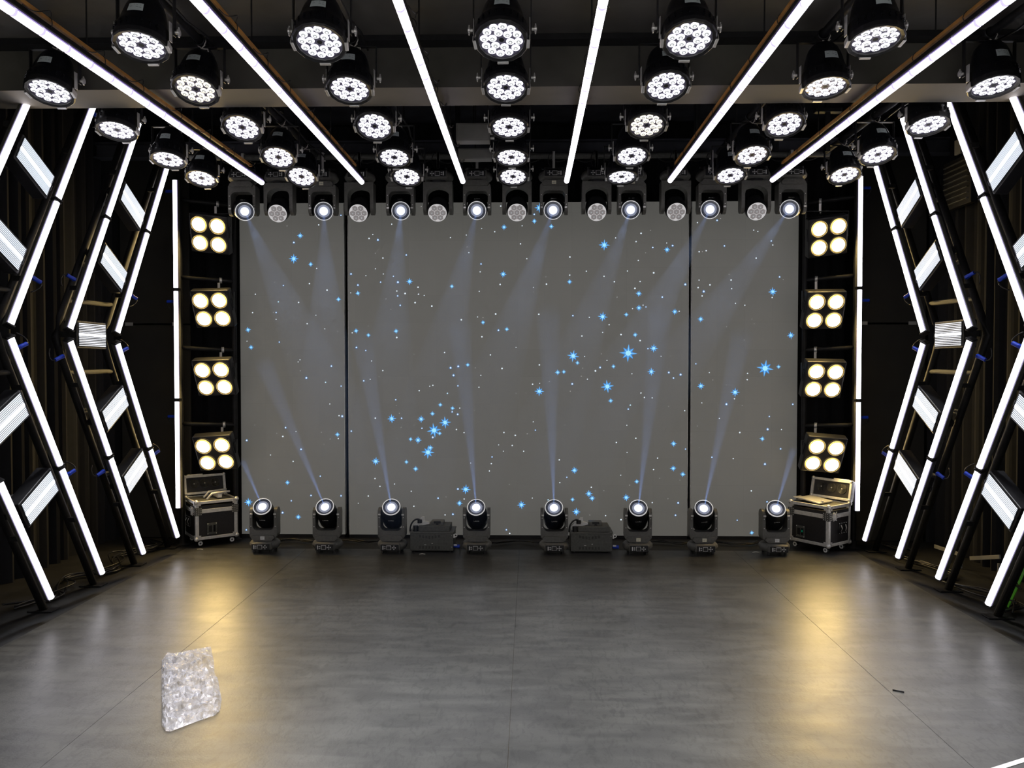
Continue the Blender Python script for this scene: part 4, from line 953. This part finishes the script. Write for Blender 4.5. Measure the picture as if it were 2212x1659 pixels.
    for x_ in (-lw/2, lw/2): b.box((x_, 0.012, lh/2), (0.022, 0.05, lh), 0, Ml, bev=0.003)
    b.box((-lw*0.25*sgn, 0.0, lh+0.004), (lw*0.4, 0.03, 0.012), 0, Ml, bev=0.003)
    b.build('lid_edge', M_alu, ld)
    b = B()
    for x_ in (-lw/2, lw/2):
        for z_ in (0.01, lh-0.008): b.ball((x_, -0.004, z_), 0.016, 0, Ml, seg=10)
    b.build('lid_corner', M_silver, ld)
    for kf in range(3):
        fx = (kf-1)*0.096*w/0.37; b = B(); Mf = Ml @ Matrix.Translation((fx, 0.003, lh*0.56)) @ Matrix.Rotation(PI/2, 4, 'X')
        b.lathe([(0.0001, 0), (0.042, 0), (0.042, 0.002)], 20, 1, Mf)
        for rr in (0.010, 0.018, 0.026, 0.034, 0.041): b.lathe([(rr-0.0014, 0.003), (rr, 0.0045), (rr+0.0014, 0.003)], 20, 0, Mf)
        for a_ in range(4):
            c_, s__ = math.cos(a_*PI/2+0.2), math.sin(a_*PI/2+0.2); b.tube([(0, 0, 0.004), (0.041*c_, 0.041*s__, 0.004)], 0.0012, 4, 0, Mf)
        b.ball((0, 0, 0.003), 0.006, 2, Mf, seg=8)
        b.build('fan_grille', [M_dgrey, M_gloss, M_silver], ld)
    # castors
    for x in (X0+0.045, X1-0.045):
        for y in (0.045, d-0.045):
            b = B(); b.box((x, y, wz-0.006), (0.05, 0.05, 0.006), 1); b.box((x-0.014, y, 0.042), (0.003, 0.03, 0.03), 1); b.box((x+0.014, y, 0.042), (0.003, 0.03, 0.03), 1)
            b.cyl((x-0.011, y, 0.0285), (x+0.011, y, 0.0285), 0.0238, seg=16, mi=0)
            cs = b.build('castor', [M_rubber, M_black], t)
            b = B(); b.lathe([(0.012, 0.0115), (0.016, 0.013), (0.020, 0.0115)], 16, 0, Matrix.Translation((x, y, 0.0285)) @ Matrix.Rotation(-PI/2*sn, 4, 'Y')); b.cyl((x+sn*0.0115, y, 0.0285), (x+sn*0.013, y, 0.0285), 0.006, seg=8)
            b.lathe([(0.008, 0.0), (0.014, 0.002), (0.020, 0.0)], 16, 0, Matrix.Translation((x, y-0.0245, 0.0285)) @ Matrix.Rotation(PI/2, 4, 'X'))
            b.build('wheel_hub', M_white, cs)
    return t
pc = at(423, 1180, 6.80)
make_case('flight_case', (pc.x, 6.80, 0.0045), math.radians(38), 0.365, 0.36, 0.34, False, 'open black flight case with silver edges and three fan grilles, left of the screens')
pc = at(1790, 1180, 6.66)
make_case('flight_case', (pc.x, 6.66, 0.0045), math.radians(-53), 0.385, 0.33, 0.345, True, 'open black flight case with silver edges and three fan grilles, right of the screens')

# ------------------------------------------------------------------ fog machines
def make_fog(px0, px1, label, flip):
    a = at(px0, 1187, 6.68); c = at(px1, 1187, 6.68); w = c.x-a.x
    t = empty('fog_machine', ((a.x+c.x)/2, 6.68, 0.0045)); tag(t, label, 'fog machine', 'low black fog machines on the stage floor')
    b = MB(); b.box((0, 0.12, 0.09), (w, 0.24, 0.155), bev=0.004); body = b.build('body', M_dgrey, t)
    MB().box((0, 0.12, 0.172), (w+0.012, 0.25, 0.010), bev=0.002).build('top_plate', M_grey, t)
    b = MB()
    for r_ in range(2):
        for k in range(7):
            z0 = 0.135-abs(k-3)*(-0.004 if r_ == 0 else 0.003) if r_ == 0 else 0.05+abs(k-3)*0.0
            for s_ in range(3): b.box((-0.10+k*0.027, -0.0015, z0-s_*0.008), (0.014, 0.003, 0.003))
    b.build('vent_slot', M_gloss, body)['kind'] = 'stuff'
    b = MB(); b.box((-0.055, -0.002, 0.065), (0.018, 0.003, 0.004)); b.box((0.005, -0.002, 0.077), (0.012, 0.003, 0.004))
    for z_ in (0.045, 0.145): b.ball((w/2-0.012, -0.001, z_), 0.004, seg=8)
    b.build('bolt', M_silver, body)
    b = MB(); b.box((0.02, 0.11, 0.2), (0.27, 0.2, 0.045), bev=0.004); b.build('hood', M_dgrey, t)
    b = MB(); b.box((0.04, 0.12, 0.236), (0.11, 0.1, 0.03), 0, bev=0.003); b.box((0.04, 0.068, 0.244), (0.06, 0.004, 0.02), 1, bev=0.001); b.cyl((0.04, 0.066, 0.226), (0.04, 0.071, 0.226), 0.012, seg=12, mi=1)
    b.build('tank_cover', [M_grey, M_black], t)
    # white bracket and black screw knob on the left
    b = MB()
    pts = [(-0.17, 0.185), (-0.172, 0.215), (-0.145, 0.245), (-0.105, 0.255), (-0.06, 0.255), (-0.03, 0.248), (-0.025, 0.235), (-0.06, 0.226), (-0.13, 0.214), (-0.142, 0.185)]
    b.prism(pts, 0.05, 0.09)
    b.prism([(-0.105, 0.252), (-0.105, 0.28), (-0.092, 0.292), (-0.07, 0.292), (-0.066, 0.252)], 0.06, 0.085)
    lab(b.build('fluid_canister', M_white, t), 'white plastic canister neck')
    MB().cyl((-0.108, 0.045, 0.243), (-0.108, 0.045, 0.272), 0.02, seg=14).build('screw_cap', M_black, t)
    MB().tube(bez((-0.11, 0.045, 0.272), (-0.15, 0.04, 0.29), (-0.195, 0.03, 0.24), (-0.19, 0.04, 0.17), 12), 0.007, 8).build('hose', M_cable, t)
    MB().cyl((-0.14, 0.03, 0.177), (-0.14, 0.03, 0.222), 0.022, seg=14).build('valve_knob', M_black, t)
    b = MB(); b.lathe([(0.008,0),(0.013,0.003),(0.016,0)], 14, 0, Matrix.Translation((w/2+0.02, 0.0, 0.145)) @ Matrix.Rotation(PI/2, 4, 'X')); b.box((w/2+0.008, 0.0, 0.14), (0.012, 0.004, 0.03)); b.build('locking_ring', M_silver, t)
    b = MB(); b.cyl((w/2+0.003, 0.02, 0.052), (w/2+0.055, 0.02, 0.048), 0.016, seg=12, mi=0); b.box((w/2+0.018, 0.006, 0.062), (0.028, 0.01, 0.012), 1, bev=0.002)
    lab(b.build('power_plug', [M_blue, M_white], t), 'blue power plug')
    MB().tube(bez((w/2+0.050, 0.02, 0.048), (w/2+0.065, 0.05, 0.03), (w/2+0.04, 0.2, 0.01), (w/2+0.0, 0.30, 0.012)), 0.005, 6).build('power_cable', M_cable, t)
    for sx in (-1, 1):
        for sy in (0.03, 0.21): MB().cyl((sx*(w/2-0.03), sy, 0), (sx*(w/2-0.03), sy, 0.014), 0.012, seg=10).build('foot', M_rubber, t)
make_fog(886, 979, 'low black fog machine between the third and fourth floor lights from left', False)
make_fog(1233, 1323, 'low black fog machine between the fifth and sixth floor lights from left', True)

# cables along the foot of the screens
def cab(label, pts, r=0.006, n=4, spread=0.03, name='floor_cable'):
    b = MB()
    for k in range(n):
        q = []
        for i, p in enumerate(pts):
            q.append(Vector(p)+Vector((random.uniform(-1, 1)*spread, random.uniform(-1, 1)*spread*0.6, abs(random.uniform(-.3, 1))*spread*0.5+r)))
        path = []
        for i in range(len(q)-1):
            d0 = (q[min(i+1, len(q)-1)]-q[max(i-1, 0)])/6; d1 = (q[min(i+2, len(q)-1)]-q[i])/6
            path += bez(q[i], q[i]+d0, q[i+1]-d1, q[i+1], 5)[(0 if i == 0 else 1):]
        b.tube(path, r, 6)
    tag(b.build(name, M_cable), label, 'cable', 'black cables lying on the stage')
hx = [at(px, 1190, FY).x for px in upx]
gaps = ['at the foot of the left screen', 'by the left black gap between screens', None, 'at the foot of the middle screen', None, 'at the right of the middle screen', 'at the foot of the right screen']
for i in range(7):
    if gaps[i] is None: continue
    x0, x1 = hx[i]+0.03, hx[i+1]-0.03; n = max(3, int((x1-x0)/0.12))
    cab('black power cables %s, between two floor lights' % gaps[i], [(x0+(x1-x0)*k/n, 7.02+0.04*math.sin(k*1.9+i), 0.012) for k in range(n+1)])
for sx, side in ((-1, 'left'), (1, 'right')):
    X = XC+sx*(XH+0.32)
    cab('tangle of black cables on the floor behind the %s chevrons' % side, [(X+0.10*math.sin(k*2.1), 6.95-k*0.24, 0.01) for k in range(9)], 0.006, 5, 0.07)
# grey trunking low on the right wall and left, seen between the chevrons
for (x0, y0, x1, y1, lb) in ((2019, 1180, 2080, 1200, 'right wall, farther piece'), (2096, 1206, 2160, 1203, 'right wall, nearer piece')):
    a = onside(x0, y0, XC+3.5); c = onside(x1, y1, XC+3.5); b = MB()
    d_ = c-a; q_ = d_.to_track_quat('Y', 'Z').to_matrix().to_4x4(); q_.translation = (a+c)/2
    b.box((0, 0, 0), (0.012, d_.length, 0.03), 0, q_, bev=0.002); b.cyl((0, -d_.length*0.45, 0), (0, -d_.length*0.45, -((a.z+c.z)/2-0.006)), 0.01, seg=8, M=Matrix.Translation((a+c)/2))
    tag(b.build('low_rail', M_boxgrey), 'pale low rail behind the chevrons, %s' % lb, 'rail')
# louvred vent on the right wall
t = empty('wall_vent', tuple(onside(2065, 395, XC+3.6))); tag(t, 'black louvred vent high on the right wall behind the chevrons', 'vent')
MB().box((0.03, 0, 0), (0.05, 0.42, 0.40), bev=0.006).build('frame', M_rig, t)
b = MB()
for k in range(8): b.box((-0.003, 0, -0.16+k*0.045), (0.02, 0.36, 0.006), 0, Matrix.Rotation(0.0, 4, 'Y'))
b.build('louvre', M_dgrey, t)['kind'] = 'stuff'
MB().box((-0.01, -0.05, 0.28), (0.02, 0.09, 0.12), bev=0.003).build('bracket', M_boxgrey, t)
# green film roll tied to the farthest right frame
t = empty('green_film', tuple(onside(2196, 1262, XC+XH+0.30))); tag(t, 'bright green plastic film tied low behind the farthest chevron on the right', 'plastic film')
u_ = Vector((0, 0.50, -0.87)); s_v = Vector((0, 0.87, 0.5))
for (k0, k1, w0, w1, nm) in ((0.0, 0.19, 0.030, 0.024, 'film_strip'), (-0.24, -0.02, 0.028, 0.030, 'film_strip')):
    vs = []; fs = []
    for i in range(7):
        q0 = k0+(k1-k0)*i/6; wq = w0+(w1-w0)*i/6
        for s__ in (-1, 1):
            for tt in (0, 0.01): vs.append(u_*q0+s_v*s__*wq*0.9+Vector((-tt*0.5, 0, 0)))
    for i in range(6):
        a_ = i*4; c_ = a_+4
        fs += [[a_, a_+2, c_+2, c_], [a_+1, c_+1, c_+3, a_+3], [a_, c_, c_+1, a_+1], [a_+2, a_+3, c_+3, c_+2]]
    fs += [[0, 1, 3, 2], [24, 26, 27, 25]]
    MB().add(vs, fs).build(nm, M_green, t)
b = MB(); b.tube([s_v*-0.06+u_*0.10, Vector((-0.02, 0, 0))+u_*0.13, s_v*0.06+u_*0.16], 0.004, 6); b.tube([s_v*-0.05+u_*-0.01, Vector((-0.02, 0, 0)), s_v*0.06+u_*0.01], 0.006, 6); b.build('black_tie', M_cable, t)

# ------------------------------------------------------------------ plastic bag
def bag():
    top = [(350,1431),(362,1413),(376,1415),(401,1410),(428,1405),(455,1400)]
    right = [(455,1400),(462.5,1434),(463,1457),(470.5,1470),(479,1516),(475,1539)]
    bot = [(350,1571),(358,1584),(369,1585),(427,1562.5),(462,1551),(475,1539)]
    left = [(350,1431),(349,1471),(349.7,1515),(350,1545),(350,1571)]
    def samp(pl, t):
        pl = [Vector(onfloor(x, y, 0.0)) for x, y in pl]; L = [0]
        for i in range(1, len(pl)): L.append(L[-1]+(pl[i]-pl[i-1]).length)
        s = t*L[-1]
        for i in range(1, len(pl)):
            if s <= L[i]+1e-9: k = (s-L[i-1])/(L[i]-L[i-1]+1e-12); return pl[i-1].lerp(pl[i], k)
        return pl[-1]
    N = 30; Mm = 44
    P00, P10, P01, P11 = samp(top,0), samp(top,1), samp(bot,0), samp(bot,1)
    vs = []; cen = onfloor(410, 1490, 0)
    def hgt(p, u, v):
        e = min(u, 1-u, v, 1-v); e = min(1, e*7)
        q = Vector((p.x*9, p.y*7, 0)); q2 = q+Vector((noise.noise(q*0.7)*1.6, noise.noise(q*0.7+Vector((5,1,2)))*1.6, 0))
        n1 = 1-abs(noise.noise(q2*1.0))*2.2; n2 = 1-abs(noise.noise(q2*2.3+Vector((9,3,0))))*2.0; n3 = noise.noise(q2*6)
        return 0.010+e*(0.022*max(0, n1)+0.014*max(0, n2)+0.005*n3+0.010)
    for j in range(Mm+1):
        v = j/Mm
        for i in range(N+1):
            u = i/N
            p = samp(top,u)*(1-v)+samp(bot,u)*v+samp(left,v)*(1-u)+samp(right,v)*u-(P00*(1-u)*(1-v)+P10*u*(1-v)+P01*(1-u)*v+P11*u*v)
            if 0 < i < N and 0 < j < Mm: p = p + Vector((random.uniform(-.0035, .0035), random.uniform(-.005, .005), 0))
            vs.append(Vector((p.x, p.y, hgt(p, u, v)+(random.uniform(-.003, .003) if 0 < i < N and 0 < j < Mm else 0)))-cen)
    fs = []
    for j in range(Mm):
        for i in range(N):
            a_ = j*(N+1)+i; fs += [[a_, a_+1, a_+N+2], [a_, a_+N+2, a_+N+1]] if (i*7+j*3+(i*j) % 5) % 2 else [[a_, a_+1, a_+N+1], [a_+1, a_+N+2, a_+N+1]]
    n0 = len(vs)
    # under layer, coarse and flat
    b = MB(); b.add(vs, fs, 0, None, False)
    rim = [j for j in range(N+1)] + [(N)+(N+1)*k for k in range(1, Mm+1)] + [Mm*(N+1)+i for i in range(N-1, -1, -1)] + [(N+1)*k for k in range(Mm-1, 0, -1)]
    low = [Vector((vs[i].x, vs[i].y, 0.0065-cen.z)) for i in rim]
    m_ = len(rim); b.add([vs[i] for i in rim]+low, [[i, (i+1) % m_, m_+(i+1) % m_, m_+i] for i in range(m_)], 0, None, True)
    o = b.build('plastic_bag', M_bag); o.location = cen
    tag(o, 'crumpled clear plastic bag lying on the grey stage vinyl', 'plastic bag')
bag()

# ------------------------------------------------------------------ world and view
w = bpy.data.worlds.new('room_air'); scn.world = w; w.use_nodes = True
w.node_tree.nodes['Background'].inputs[0].default_value = (0.55, 0.53, 0.50, 1)
w.node_tree.nodes['Background'].inputs[1].default_value = 1.3
vs_ = scn.view_settings; scn.display_settings.display_device = 'sRGB'
vs_.view_transform = 'Standard'; vs_.look = 'None'; vs_.exposure = 0.0; vs_.gamma = 1.0; vs_.use_curve_mapping = False
cy = scn.cycles
cy.max_bounces = 4; cy.diffuse_bounces = 2; cy.glossy_bounces = 2; cy.transmission_bounces = 2; cy.volume_bounces = 0; cy.transparent_max_bounces = 10
cy.sample_clamp_indirect = 3.0; cy.caustics_reflective = False; cy.caustics_refractive = False
cy.use_denoising = True; cy.use_adaptive_sampling = True; cy.adaptive_threshold = 0.05; cy.adaptive_min_samples = 8
